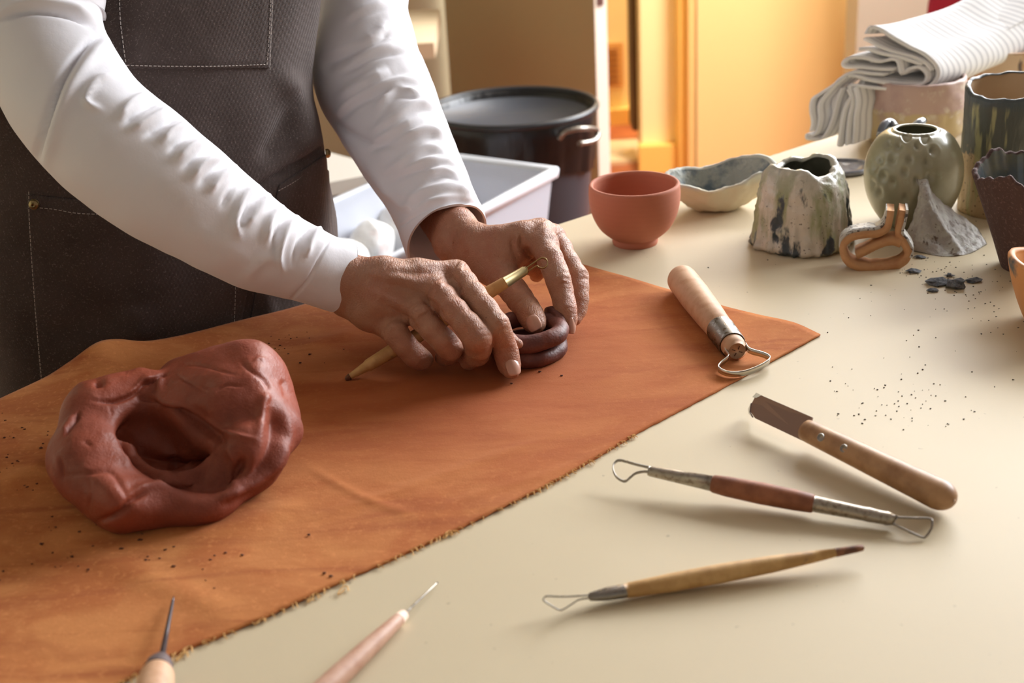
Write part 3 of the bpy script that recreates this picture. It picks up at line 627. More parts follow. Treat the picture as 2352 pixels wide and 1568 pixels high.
# terracotta bowl
pb = PZ(1459, 557); 
vessel('terracotta_bowl', pb, [(.0215, 0), (.0222, .003), (.0218, .0068), (.0255, .0085), (.034, .0165), (.0402, .028), (.0432, .040), (.0438, .050), (.0434, .0585)], .0040, m_terra, 'smooth unglazed terracotta bowl on a small foot, standing left of the pale pinched bowl', 'bowl', foot=.002)
# pale pinched bowl with grey glazed inside
pw = PZ(1648, 478)
dw = depth(pw)
def rimw(a): # raised at the back right, low at front
    return .013*math.exp(-((math.atan2(math.sin(a-.62), math.cos(a-.62)))/.6)**2)+.005*math.exp(-((math.atan2(math.sin(a-2.6), math.cos(a-2.6)))/.5)**2)+.003*math.sin(5*a+1)*.3-.006*math.exp(-((math.atan2(math.sin(a+1.7), math.cos(a+1.7)))/.7)**2)-.009*math.exp(-((math.atan2(math.sin(a+.25), math.cos(a+.25)))/.16)**2)+.006*math.exp(-((math.atan2(math.sin(a+.65), math.cos(a+.65)))/.22)**2)+.001*math.sin(7*a)
def radw(a, u): return 1+u*(.16*math.cos(2*a-.3)+.06*math.cos(3*a+.5)+.02*math.sin(9*a))
m_palebowl = M('pale_bisque', (214, 200, 172), .85, layers=[dict(t='grad', jit=.012, scale=90, col=(196, 196, 184), lo=.034, hi=.042)], bumps=[dict(scale=500, s=.3, d=.0006)])
m_greygl = M('grey_mottled_glaze', (166, 168, 158), .55, layers=[dict(scale=70, detail=6, col=(98, 112, 120), lo=.45, hi=.65), dict(scale=200, col=(176, 170, 152), lo=.6, hi=.7, f=.7)], bumps=[dict(scale=260, s=.8, d=.0015)])
vessel('pinched_bowl', pw, [(.012, 0), (.022, .001), (.032, .006), (.042, .016), (.049, .030), (.0515, .034)], .0055, m_palebowl, 'irregular pale pinched bowl with mottled grey inside, behind the terracotta bowl', 'bowl', rim=rimw, rad=radw, ell=(1.0, .72), rot=.1, m_in=m_greygl, rough=.0011, rfreq=130)
# drippy white and green pot
pd_ = PZ(1842, 556)
m_drip = M('white_green_dripped_glaze', (204, 194, 178), .38, coat=.3, layers=[dict(scale=(55, 55, 14), detail=4, col=(150, 152, 112), lo=.48, hi=.62), dict(scale=(55, 55, 22), loc=(1.2, 3.1, .5), detail=6, col=(52, 62, 70), lo=.54, hi=.60), dict(scale=300, detail=2, col=(96, 84, 70), lo=.66, hi=.70, f=.8), dict(t='grad', jit=.02, scale=60, col=(190, 188, 172), lo=.066, hi=.084, f=.7)], bumps=[dict(scale=180, detail=6, s=.6, d=.0015)])
def radd(a, u): return 1+.035*math.cos(4*a+.8)+max(0, 1-u*1.15)**1.6*(.035*math.sin(23*a+math.sin(3*a))+.025*math.sin(37*a+1))+.02*math.sin(3*a)*u
def rimd(a): return .0032*math.sin(2*a+1)+.0015*math.sin(5*a)+.0006*math.sin(9*a+2)
vessel('dripped_pot', pd_, [(.044, 0), (.0480, .004), (.0462, .012), (.0440, .026), (.0425, .044), (.0400, .058), (.0365, .068), (.0325, .0735)], .0075, m_drip, 'squat rough pot glazed white and green with dark drips and a pinched square mouth', 'pot', rim=rimd, rad=radd, rough=.0013, rfreq=150, rot=.4, m_in=M('dark_olive_glaze', (96, 94, 80), .5))
# grey flat disc
pg = PZ(1936, 392); 
vessel('grey_disc', pg, [(.024, 0), (.027, .001), (.029, .003), (.0285, .0052)], .004, M('slate_glaze', (150, 152, 160), .35, coat=.3, layers=[dict(scale=40, dist=1, col=(112, 114, 122)), dict(scale=30, loc=(4, 2, 1), col=(196, 190, 180), lo=.55, hi=.65, f=.7)]), 'flat slate-grey glazed disc lying left of the round dimpled pot', 'dish', rad=lambda a, u: 1+.05*math.sin(2*a)+.03*math.sin(5*a), ell=(1.1, 1), floor_=.0045)
# round dimpled celadon pot
pr0 = PZ(2090, 512)
def ringst(cx, cy, r, h=-.0016, w=4.5): return ([(cx+r*math.cos(a), cy+r*.9*math.sin(a)) for a in np.linspace(0, 6.0, 7)], w, h, 'c')
st = [([(x, y)], r*.8, -.0042) for x, y, r in [(2082, 316, 12), (2125, 320, 13), (2143, 345, 13), (2108, 335, 9), (2130, 372, 12), (2064, 335, 10), (2040, 330, 8), (2090, 366, 11), (2050, 365, 12), (2022, 368, 9), (2078, 395, 10), (2028, 405, 11), (2008, 385, 8), (2136, 405, 11), (2018, 440, 9), (2050, 420, 9), (2079, 455, 8), (2005, 425, 7), (2105, 415, 7)]]
st += [ringst(x, y, r, .0008, 3) for x, y, r in [(2082, 316, 13), (2125, 320, 14), (2145, 345, 14), (2090, 366, 12), (2130, 374, 13), (2050, 365, 13), (2078, 395, 11)]]
m_cel = M('celadon_glaze', (164, 160, 134), .34, coat=.5, layers=[dict(scale=22, col=(136, 134, 104), lo=.4, hi=.7), dict(scale=50, loc=(2, 0, 0), col=(176, 182, 158), lo=.6, hi=.7, f=.6)])
rp = vessel('dimpled_pot', pr0, [(.019, 0), (.027, .003), (.037, .016), (.0445, .034), (.0465, .052), (.0440, .069), (.0370, .083), (.0290, .0905), (.0225, .0925)], .0045, m_cel, 'round grey-green glazed pot covered in thumb dimples, behind the broken shard', 'pot', n=220, rad=lambda a, u: 1+.012*math.sin(3*a+1), strokes=st)
m_lug = M('dark_blue_glaze', (92, 96, 104), .35, coat=.3)
for q in ([(2022, 312, 1.37), (2030, 290, 1.375), (2046, 282, 1.38), (2058, 292, 1.37)], [(2096, 296, 1.38), (2110, 284, 1.385), (2122, 276, 1.39)]):
    V, F = tube([P(*a) for a in q], [.0045, .0052, .0035], 10, sub=12); mesh('rim_lug', V, F, m_lug, rp)
# tall dark-dripped vase at the right edge
pt = PZ(2300, 478)
def rimt(a): return .005*math.sin(a+.5)+.0012*math.sin(3*a)+.0006*math.sin(11*a)
m_tall = M('speckled_stoneware_dark_drips', (192, 164, 126), .45, layers=[dict(scale=280, detail=2, col=(110, 82, 56), lo=.62, hi=.68), dict(t='grad', jit=.06, scale=60, col=(82, 84, 76), lo=.086, hi=.09), dict(scale=(120, 120, 14), loc=(5, 0, 0), detail=3, col=(168, 162, 116), lo=.54, hi=.62, f=.85), dict(t='grad', jit=.01, scale=80, col=(72, 80, 82), lo=.112, hi=.118)], bumps=[dict(scale=(160, 160, 40), s=.9, d=.002)], coat=.1)
vessel('tall_glazed_vase', pt, [(.0400, 0), (.0425, .003), (.0430, .05), (.0435, .09), (.0440, .118), (.0432, .1225)], .0045, m_tall, 'tall straight stoneware vase, dark green drips over speckled tan, at the right edge', 'vase', rim=rimt, rough=.0008, m_in=M('tan_glaze', (196, 170, 138), .5), n=120)
# broken brown bowl
pk = PZ(2362, 612)
def rimk(a): return .004*math.sin(3*a+2.2)+.0018*math.sin(7*a)+.0012*math.sin(13*a+1)+.001*math.sin(31*a)-.006*math.exp(-((math.atan2(math.sin(a+1.9), math.cos(a+1.9)))/.35)**2)
vessel('broken_brown_bowl', pk, [(.022, 0), (.024, .002), (.031, .022), (.041, .050), (.050, .075), (.0545, .088)], .0045, M('brown_grogged_clay', (84, 62, 58), .9, layers=[dict(scale=400, detail=2, col=(112, 88, 80), lo=.55, hi=.7)], bumps=[dict(scale=700, s=.7, d=.0008)]), 'dark brown bowl with jagged broken rim and glossy glazed inside, right edge', 'bowl', rim=rimk, m_in=M('glossy_olive_glaze', (112, 110, 90), .12, coat=.8, layers=[dict(scale=40, col=(84, 92, 96))]), n=160)
# orange dish lower right
po = PZ(2430, 742)
def rimo(a): return .002*math.sin(3*a)+.003*math.sin(2*a+1)
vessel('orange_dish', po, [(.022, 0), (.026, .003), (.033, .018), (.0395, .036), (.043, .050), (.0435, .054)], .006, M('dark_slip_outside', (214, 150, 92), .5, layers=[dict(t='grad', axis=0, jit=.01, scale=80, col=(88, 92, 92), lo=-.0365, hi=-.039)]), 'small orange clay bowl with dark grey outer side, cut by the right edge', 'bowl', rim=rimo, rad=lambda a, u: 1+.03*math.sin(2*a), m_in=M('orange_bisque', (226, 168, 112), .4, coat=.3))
# pots under the towel
pv = PZ(2090, 322)
m_pinkv = M('pink_yellow_glaze', (196, 174, 130), .5, layers=[dict(t='grad', jit=.012, scale=50, col=(190, 162, 150), lo=.050, hi=.053), dict(scale=40, detail=5, col=(172, 142, 134), lo=.5, hi=.66, f=.6), dict(scale=60, loc=(3, 3, 3), col=(214, 204, 186), lo=.58, hi=.66, f=.7)], bumps=[dict(scale=120, s=.3, d=.001)])
vessel('pink_yellow_pot', pv, [(.035, 0), (.050, .005), (.060, .018), (.0625, .04), (.0610, .06), (.0585, .076)], .005, m_pinkv, 'wide pot glazed dusty pink above and ochre below, carrying the folded towel', 'pot', rough=.0008)
pq = tp(1.46, .17)
m_bv = M('brown_painted_glaze', (196, 150, 104), .55, layers=[dict(scale=26, col=(216, 190, 160), lo=.5, hi=.6), dict(scale=24, loc=(5, 1, 3), dist=1, col=(112, 96, 90), lo=.62, hi=.66)])
pq = PZ(2290, 268)
vessel('brown_painted_pot', pq, [(.036, 0), (.046, .006), (.050, .03), (.0495, .07), (.048, .086)], .005, m_bv, 'brown pot with dark brush marks under the far end of the towel', 'pot')
pq2 = PZ(2445, 214)
vessel('olive_pot', pq2, [(.036, 0), (.046, .006), (.050, .03), (.0495, .07), (.048, .084)], .005, M('olive_glaze', (184, 160, 120), .55), 'olive-tan pot barely seen at the right edge below the towel', 'pot')
# twisted shard
def sheet(ctrl, nu, nv, thick, name, mat, parent=None, rough=0, rf=150, seed=3, strokes=None, nmid=None):
    """thick skin through a control net of world points"""
    C_ = np.array(ctrl); A = np.array([spline(r, nv) for r in C_]); B = np.array([spline(A[:, j], nu) for j in range(nv)]).transpose(1, 0, 2)
    V = B.reshape(-1, 3); F = grid_faces(nu, nv); N = normals(V, F)
    if (N*(CC-V)).sum() < 0: F = F[:, ::-1]; N = -N
    if rough: V = V+N*(hn(V, rf, seed)*rough+hn(V, rf*2.5, seed+1)*rough*.5)[:, None]
    if strokes: V = sculpt(V, N, strokes)
    W = V-N*thick; k = len(V); bd = [i*nv for i in range(nu)]+[(nu-1)*nv+j for j in range(1, nv)]+[i*nv+nv-1 for i in range(nu-2, -1, -1)]+[j for j in range(nv-2, 0, -1)]
    rim = np.array([[a, b, b+k, a+k] for a, b in zip(bd, bd[1:]+bd[:1])])
    return mesh(name, np.vstack([V, W]), np.vstack([F, F[:, ::-1]+k, rim]), mat, parent)
m_shard = M('grey_crackled_glaze', (172, 166, 158), .6, layers=[dict(scale=90, detail=6, col=(188, 186, 176), lo=.5, hi=.62), dict(scale=120, loc=(4, 0, 1), detail=6, col=(96, 74, 56), lo=.6, hi=.66, f=.9)], bumps=[dict(scale=220, detail=6, s=.9, d=.002)])
dS_ = depth(PZ(2160, 575))
ctrl = [[P(2106, 402, dS_+.015), P(2116, 404, dS_+.018), P(2128, 410, dS_+.02), P(2136, 422, dS_+.026), P(2140, 430, dS_+.03)],
        [P(2112, 440, dS_+.006), P(2124, 440, dS_+.002), P(2142, 446, dS_+.012), P(2158, 456, dS_+.024), P(2164, 462, dS_+.032)],
        [P(2096, 500, dS_+.010), P(2120, 505, dS_-.004), P(2150, 498, dS_+.002), P(2190, 494, dS_+.020), P(2204, 494, dS_+.032)],
        [P(2074, 548, dS_+.014), P(2106, 560, dS_-.004), P(2160, 556, dS_-.004), P(2215, 530, dS_+.012), P(2240, 520, dS_+.026)],
        [PZ(2066, 562, .001), PZ(2104, 576, .0008), PZ(2165, 587, .0008), PZ(2224, 582, .0008), PZ(2268, 560, .0008)]]
sh9 = sheet(ctrl, 70, 60, .003, 'broken_shard', m_shard, rough=.0012, strokes=[([(2122, 420), (2134, 470), (2160, 520), (2200, 575)], 8, .004, 'c')])
tag(sh9, 'peaked grey broken pottery shard leaning up in front of the dimpled pot', 'shard')
# looped orange strap piece
d10 = depth(PZ(2005, 622))
lpc = thing('looped_clay_piece', tuple(PZ(2005, 618)), 'orange looped strap of clay with speckled white glaze, lying before the shard', 'ceramic fragment')
away = norm(np.array([.25, .95, .0]))
m_oc = M('orange_clay', (204, 154, 108), .8, layers=[dict(scale=80, col=(190, 134, 90), lo=.45, hi=.7)], bumps=[dict(scale=500, s=.3, d=.0005)])
m_sg = M('speckled_white_glaze', (196, 190, 178), .4, layers=[dict(scale=260, detail=3, col=(92, 80, 72), lo=.55, hi=.6)], bumps=[dict(scale=400, s=.6, d=.0008)])
def strap(pts, wid, th, sub, nm, mat):
    p = spline([P(x, y, d10+dz) for x, y, dz in pts], sub); V, F = band(p+away*wid/2, away, wid, th)
    V = V+hn(V, 200, 4)[:, None]*.0004; return mesh(nm, V, F, mat, lpc)
p1 = [(2074, 484, .0), (2068, 515, .0), (2064, 540, 0), (2075, 556, 0), (2086, 578, 0), (2080, 598, 0), (2058, 612, 0), (2020, 618, 0), (1985, 617, 0), (1952, 606, 0), (1938, 586, 0), (1938, 562, 0), (1956, 546, 0), (1985, 540, 0), (2014, 538, 0), (2036, 526, 0), (2043, 505, 0), (2046, 484, 0)]
strap(p1, .021, .0062, 120, 'clay_strap', m_oc)
strap([(1966, 588, .002), (1990, 577, .002), (2020, 562, .002), (2050, 554, .002), (2070, 560, .001)], .019, .0068, 40, 'clay_tongue', m_oc)
out = [(2084, 482, -.001), (2078, 512, -.001), (2073, 536, -.001), (2085, 553, -.001), (2096, 576, -.001), (2092, 592, -.001)]
strap(out, .020, .0022, 50, 'glaze_layer', m_sg)
strap([(1931, 576, .001), (1930, 557, .001), (1950, 537, .001), (1985, 530, .001), (2012, 528, .001), (2028, 517, .001), (2035, 500, .001), (2038, 483, .001)], .020, .0018, 50, 'glaze_layer', m_sg)
# ------------------------------------------------------------------ folded towel
m_towel = M('striped_towel', (206, 200, 194), .95, uv=True, sheen=.3, spec=.1, bumps=[])
nt = m_towel.node_tree; L = nt.links; b = nt.nodes['Principled BSDF']; tcn = _n(nt, 'ShaderNodeTexCoord'); mp = _n(nt, 'ShaderNodeSeparateXYZ'); L.new(tcn.outputs['UV'], mp.inputs[0])
ma = _n(nt, 'ShaderNodeMath', operation='FRACT'); mm = _n(nt, 'ShaderNodeMath', operation='MULTIPLY'); L.new(mp.outputs[0], mm.inputs[0]); mm.inputs[1].default_value = 95; L.new(mm.outputs[0], ma.inputs[0])
mr = _n(nt, 'ShaderNodeMapRange'); L.new(ma.outputs[0], mr.inputs[0]); mr.inputs[1].default_value = .62; mr.inputs[2].default_value = .74
mx = _n(nt, 'ShaderNodeMix', data_type='RGBA'); L.new(mr.outputs[0], mx.inputs[0]); mx.inputs[6].default_value = srgb((236, 234, 232)); mx.inputs[7].default_value = srgb((200, 198, 198)); L.new(mx.outputs[2], b.inputs['Base Color'])
dT = depth(pv)-.066
tw = thing('striped_towel', tuple(P(2000, 250, dT)), 'folded white towel with fine grey stripes draped over the pots at the upper right', 'towel')
Zm = lambda x, y: (1750+x*.256, y*.2556)
ext = np.array([.30, .22, .004]); edir = norm(ext)
def ribbon(pts, lens, th, nm, sub=90, rise=None):
    q = spline([P(*Zm(x, y), dT) for x, y in pts], sub); Ls = np.interp(np.linspace(0, 1, sub), np.linspace(0, 1, len(lens)), lens); nu = 60
    V = []; UV = []
    for i in range(nu):
        u = i/(nu-1); base = q+edir*(Ls*u)[:, None]
        base = base+np.array([0, 0, 1])*((rise(u) if rise else 0)*np.ones(sub))[:, None]
        base = base+np.stack([hn(base, 25, 2)*.002]*3, 1)*[1, 1, 1]
        V.append(base); UV += [(Ls[j]*u, j/sub) for j in range(sub)]
    V = np.vstack(V); F = grid_faces(nu, sub); N = normals(V, F); W = V-N*th; k = len(V)
    bd = [i*sub for i in range(nu)]+[(nu-1)*sub+j for j in range(1, sub)]+[i*sub+sub-1 for i in range(nu-2, -1, -1)]+[j for j in range(sub-2, 0, -1)]
    rim = np.array([[b_, a, a+k, b_+k] for a, b_ in zip(bd, bd[1:]+bd[:1])])
    return mesh(nm, np.vstack([V, W]), np.vstack([F, F[:, ::-1]+k, rim]), m_towel, tw, uv=UV+UV)
rs = lambda u: .030*math.sin(min(u*1.25, 1)*math.pi*.5)*u-.008*math.sin(u*math.pi)
ribbon([(930, 320), (965, 268), (1040, 280), (1130, 330), (1300, 425), (1450, 495), (1545, 600), (1550, 700), (1450, 785), (1300, 800), (1180, 785), (1050, 770), (860, 742), (775, 762), (790, 850), (745, 930), (715, 1020), (690, 1150), (672, 1310)], [.36, .36, .36, .36, .36, .36, .34, .3, .25, .2, .12, .07, .05, .045, .04, .035, .03, .03], .0035, 'outer_fold', 130, rs)
ribbon([(900, 370), (960, 400), (1080, 450), (1220, 490), (1340, 520), (1450, 570), (1500, 640)], [.3, .3, .3], .0035, 'inner_fold', 50, rs)
ribbon([(860, 470), (940, 470), (1060, 500), (1200, 520), (1330, 560), (1420, 590)], [.25, .25, .25], .004, 'inner_fold', 50, rs)
ribbon([(1180, 610), (1060, 612), (900, 600), (760, 588), (738, 562), (800, 535), (920, 550), (1050, 572), (1150, 545), (1205, 560), (1222, 640), (1255, 678), (1330, 630), (1410, 622), (1462, 680), (1430, 738), (1300, 745), (1150, 735), (950, 700), (830, 670), (740, 670), (640, 750), (520, 830), (440, 890), (425, 990), (440, 1100), (425, 1180)], [.2, .2, .2, .2, .2, .2, .2, .2, .15, .05, .04, .035, .03], .0035, 'middle_fold', 150)
ribbon([(1100, 660), (950, 650), (800, 640), (700, 690), (600, 800), (500, 930), (500, 1080), (460, 1200), (395, 1200), (400, 1255), (520, 1262), (590, 1180), (640, 1060), (680, 900), (725, 790)], [.12, .08, .03, .03, .03, .025, .025, .025], .003, 'hanging_fold', 110)
ribbon([(760, 800), (800, 900), (770, 1040), (750, 1180), (745, 1310)], [.035, .03, .03], .003, 'hanging_fold', 50)
ribbon([(820, 780), (845, 900), (820, 1050), (810, 1200), (800, 1300)], [.035, .03, .03], .003, 'hanging_fold', 50)
# ------------------------------------------------------------------ clay lump
UPV = np.array([0, 0, 1.])
DL = .0
def E_(px, py, z): return PZ(px, py, z)
G_ = None
G_ = Grid([-.36, .62, TT-.004], [-.10, 1.04, TT+.125], .0013)
ph = G_.new(); K = .012
rc = lambda a, b, ra, rb, k=K: G_.add(ph, 'rc', PZ(*a), PZ(*b), ra, rb, k)
rc((215, 1080, .026), (300, 1130, .023), .027, .025)      # left front
rc((300, 1142, .018), (465, 1140, .014), .022, .018)      # front rim
rc((465, 1135, .015), (570, 1050, .024), .018, .021); rc((570, 1045, .026), (615, 990, .030), .021, .021)
rc((208, 1045, .028), (245, 965, .034), .027, .027)       # left side
rc((240, 955, .040), (335, 893, .050), .026, .017)        # back left lobe
rc((250, 955, .022), (420, 965, .020), .026, .026)
rc((290, 1065, .006), (520, 1040, .008), .022, .022)      # floor of the hollow
bk = G_.new()
for a_, b_, r1, r2 in [((450, 935, .038), (590, 905, .046), .036, .031), ((500, 965, .036), (610, 950, .038), .034, .029), ((430, 905, .036), (560, 875, .050), .028, .026)]: G_.add(bk, 'rc', PZ(*a_), PZ(*b_), r1, r2, .01)
X, Y, Z = np.meshgrid(*G_.ax, indexing='ij', sparse=True)
def half(phi, a, b, c, up, k=.003):
    n = norm(np.cross(b-a, c-a)); n = n*np.sign(n@up); d = (X-a[0])*n[0]+(Y-a[1])*n[1]+(Z-a[2])*n[2]; return -smin(-phi, -d.astype(np.float32), k)
bk = half(bk, PZ(390, 862, .062), PZ(600, 818, .078), PZ(580, 1000, .060), UPV, .006)
bk = half(bk, PZ(372, 925, .058), PZ(540, 1003, .056), PZ(470, 1075, .012), -ray(400, 1000), .004)
bk = half(bk, PZ(590, 830, .078), PZ(592, 1000, .060), PZ(690, 960, .034), np.array([1, 0, .6]), .012)
ph = smin(ph, bk, .006)
G_.add(ph, 'rc', PZ(325, 1000, .084), PZ(380, 1060, .072), .026, .026, .03, True)
G_.add(ph, 'rc', PZ(370, 975, .078), PZ(420, 1040, .066), .028, .030, .030, True)
G_.add(ph, 'rc', PZ(285, 975, .068), PZ(330, 1040, .062), .018, .018, .03, True)
G_.add(ph, 'rc', PZ(440, 1080, .046), PZ(535, 1088, .040), .014, .012, .014, True)
G_.add(ph, 'rc', PZ(425, 985, .046), PZ(490, 1060, .044), .015, .018, .012, True)
G_.add(ph, 'rc', PZ(335, 1015, .054), PZ(440, 1078, .047), .022, .022, .02, True)
X, Y, Z = np.meshgrid(*G_.ax, indexing='ij', sparse=True)
ph = np.maximum(ph, (TT+.0016)-Z)
V, F = nets(ph, G_.lo, G_.h, 2)
N = normals(V, F)
V = V+N*(hn(V, 38, 1)*.0022+hn(V, 90, 2)*.0007+hn(V, 16, 3)*.002)[:, None]
Z7 = lambda *p: [(80+x*.306, 780+y*.306) for x, y in p]
st = [(Z7((440, 460), (600, 460), (720, 420), (790, 360), (830, 310)), 5, -.0035), (Z7((800, 340), (900, 300), (1000, 245)), 4, -.004), (Z7((640, 440), (760, 370), (820, 300), (900, 280)), 7, .002),
      (Z7((330, 540), (310, 600), (260, 660), (225, 720)), 4, -.003), (Z7((300, 560), (240, 640), (210, 700)), 7, .002), (Z7((180, 870), (200, 960), (210, 1060)), 6, -.002),
      (Z7((240, 1020), (400, 1000), (560, 990), (640, 1080), (700, 1200)), 6, -.0016), (Z7((400, 1010), (420, 1150), (400, 1300)), 4, -.0008),
      (Z7((430, 1380), (620, 1310), (720, 1200), (850, 1130)), 7, -.0045), (Z7((720, 1160), (820, 1110), (1000, 1080), (1180, 1090), (1260, 1150)), 9, .003),
      (Z7((930, 460), (1150, 520), (1300, 610), (1430, 690), (1560, 730), (1680, 745)), 6, .002), (Z7((920, 500), (1140, 570), (1300, 680), (1430, 790)), 12, -.006),
      (Z7((1680, 740), (1700, 600), (1720, 470), (1760, 400)), 12, .0028), (Z7((1760, 500), (1800, 620), (1780, 800), (1700, 960), (1560, 1060)), 16, -.005), (Z7((1880, 560), (1900, 740), (1840, 920), (1700, 1050), (1500, 1160), (1380, 1190)), 14, .003),
      (Z7((1380, 1260), (1500, 1200), (1700, 1100), (1840, 960)), 10, -.002), (Z7((1440, 800), (1500, 900), (1480, 1040), (1500, 1100)), 10, .003), (Z7((1560, 900), (1500, 980), (1490, 1080)), 5, -.002),
      (Z7((1100, 180), (1280, 200), (1520, 270)), 3, -.001), (Z7((1040, 250), (1180, 330), (1400, 360)), 3, -.0009), (Z7((1100, 300), (1200, 350), (1330, 420)), 3, -.0008), (Z7((1360, 390), (1440, 340), (1560, 350)), 3, -.001), (Z7((1540, 160), (1620, 230), (1720, 300), (1760, 380)), 5, -.0016),
      (Z7((1640, 170), (1680, 140), (1740, 150)), 4, .001), (Z7((1850, 300), (1880, 360), (1900, 440)), 8, -.002), (Z7((600, 640), (700, 800), (720, 950)), 16, .003), (Z7((560, 480), (580, 580)), 3, -.0006),
      (Z7((440, 330), (520, 320)), 8, -.004), (Z7((650, 210), (700, 230)), 7, -.0025), (Z7((640, 640), (700, 660), (760, 700)), 4, -.0008), (Z7((370, 760), (430, 800)), 4, -.001), (Z7((1020, 760), (1050, 900), (1060, 1010)), 14, -.003), (Z7((750, 420), (880, 460), (920, 520)), 8, -.003), (Z7((900, 320), (940, 300), (930, 400)), 8, .003)]
V = sculpt(V, N, [([(300, 985), (335, 1045), (410, 1085), (490, 1098), (545, 1072)], 26, -.011, 'c'), ([(360, 1000), (430, 1060), (500, 1070)], 30, -.004, 'c')]); N = normals(V, F)
V = sculpt(V, N, st); V[:, 2] = np.maximum(V[:, 2], TT+.0014)
lump = mesh('clay_lump', V, F, m_wetclay, loc=[*PZ(400, 1100)[:2], TT])
tag(lump, 'large folded lump of moist red-brown clay with a deep hollow, resting on the orange cloth', 'clay')
# ------------------------------------------------------------------ coil pot between the hands
pc = PZ(1216, 818)
cp = thing('coil_pot', tuple(pc+[0, 0, .0013]), 'small unfinished pot of stacked dark clay coils between the two hands', 'pot')
V, F = lathe(pc+[0, 0, .0015], pc+[0, 0, .006], [(0, .024), (.4, .027), (1, .026)], 48); mesh('base_slab', V, F, m_coil, cp)
for k_, (zc, R_, r_, ph_) in enumerate([(.0080, .0238, .0066, .3), (.0207, .0236, .0070, 2.2)]):
    pts = [pc+[(R_+.0012*math.sin(2*a+ph_))*math.cos(a)*1.02, (R_+.001*math.sin(3*a+ph_))*math.sin(a), zc+k_*.0025*(math.sin(a)*.5+.5)+.0006*math.sin(a*2+ph_)+.0003*math.sin(5*a)] for a in np.linspace(0, 2*np.pi, 90, endpoint=False)]
    V, F = tube(pts, r_, 24, closed=True); F = np.array(F); N = normals(V, F); V = V+N*(hn(V, 160, k_)*.0004+hn(V, 60, k_+4)*.0006)[:, None]
    mesh('coil', V, F, m_coil, cp)
a_ = 1.0; V, F = tube([PZ(1256, 712, .026), PZ(1268, 716, .027), PZ(1282, 727, .0265), PZ(1290, 745, .024)], [.0025, .0050, .0056, .004], 14, sub=16); mesh('coil_end', V, F, m_coil, cp)
# ------------------------------------------------------------------ things in the room behind
pbn = P(1176, 250, 2.42); rb = 196*2.42/FPX; zb = pbn[2]
m_binm = M('dark_grey_bin_metal', (74, 78, 86), .42, .25, bumps=[dict(scale=20, s=.1)])
m_bag = M('black_bin_bag', (15, 15, 17), .34, spec=.5, bumps=[dict(scale=(30, 30, 12), detail=4, s=.6, d=.006)])
bn = thing('waste_bin', (pbn[0], pbn[1], 0), 'round dark bin lined with a glossy black bag, beyond the clear storage box', 'bin')
b0_ = np.array([pbn[0], pbn[1], 0])
V, F = lathe(b0_+[0, 0, .0], b0_+[0, 0, zb-.01], [(0, rb*.74), (.02, rb*.76), (.5, rb*.84), (.97, rb*.93), (1, rb*.95)], 64); mesh('bin_body', V, F, m_binm, bn)
th_ = np.linspace(0, 2*np.pi, 128, endpoint=False); rgs = []
for r_, z_, wv_ in [(rb*.90, -.20, .02), (rb*.955, -.10, .015), (rb*.985, -.055, .010), (rb*.99, -.022, .003), (rb*1.0, -.004, .001), (rb*.975, .004, .0), (rb*.93, 0, 0), (rb*.90, -.02, .002), (rb*.88, -.05, .006), (rb*.86, -.12, .015), (rb*.8, -.20, .03), (rb*.5, -.24, .03), (rb*.25, -.25, .03), (.003, -.25, 0)]:
    q = r_*(1+wv_*(np.sin(9*th_)+.7*np.sin(23*th_+1)+.4*np.sin(41*th_)))
    rgs.append(np.stack([pbn[0]+q*np.cos(th_), pbn[1]+q*np.sin(th_), np.full(128, zb+z_)+wv_*.4*np.sin(5*th_)], 1))
rgs = rgs[2:] if False else rgs
V = np.vstack(rgs[1:]); F = grid_faces(len(rgs)-1, 128, cv=True, flip=False); mesh('bin_bag', V, F, m_bag, bn)
V, F = tube([b0_+[rb*.985*math.cos(a), rb*.985*math.sin(a), zb+.002] for a in np.linspace(0, 2*np.pi, 64, endpoint=False)], .006, 10, closed=True); mesh('rim', V, F, M('black_rim_plastic', (40, 42, 46), .35), bn)
hp = [P(1285, 318, 2.30), P(1300, 303, 2.29), P(1340, 295, 2.30), P(1372, 300, 2.34), P(1366, 322, 2.33), P(1330, 330, 2.3)]
V, F = tube(hp, .0045, 10, sub=30); mesh('carry_handle', V, F, m_steel, bn)
# clear storage box
zr = -.135; q4 = [PZ(1010, 350, zr), PZ(1275, 385, zr), PZ(800, 642, zr), PZ(590, 532, zr)]
m_clear = M('frosted_plastic', (226, 230, 240), .35, spec=.5, alpha=.72)
m_cl2 = M('frosted_plastic_rim', (236, 240, 246), .3, alpha=.92)
ctr = sum(q4)/4
an_ = math.atan2(*((q4[3]-q4[0])[[1, 0]]))
bx = thing('storage_box', tuple(ctr-[0, 0, .125]), 'clear plastic storage box holding white packets, behind the arms and in front of the bin', 'box')
ins = lambda p, k, dz: ctr+(p-ctr)*k+np.array([0, 0, dz])
rg = [[ins(p, .90, -.123) for p in q4], [ins(p, .97, -.022) for p in q4], [ins(p, .975, -.004) for p in q4], [ins(p, .955, -.004) for p in q4], [ins(p, .95, -.022) for p in q4], [ins(p, .885, -.119) for p in q4]]
V = np.array(sum(rg, [])); F = grid_faces(6, 4, cv=True).tolist()+[[3, 2, 1, 0], [20, 21, 22, 23]]; mesh('box_wall', V, F, m_clear, bx, False)
rg = [[ins(p, k, dz) for p in q4] for k, dz in [(.972, -.014), (1.02, -.016), (1.03, -.003), (1.015, .001), (.96, .001), (.955, -.01)]]
V = np.array(sum(rg, [])); F = grid_faces(6, 4, cu=True, cv=True); mesh('rim', V, F, m_cl2, bx, False)
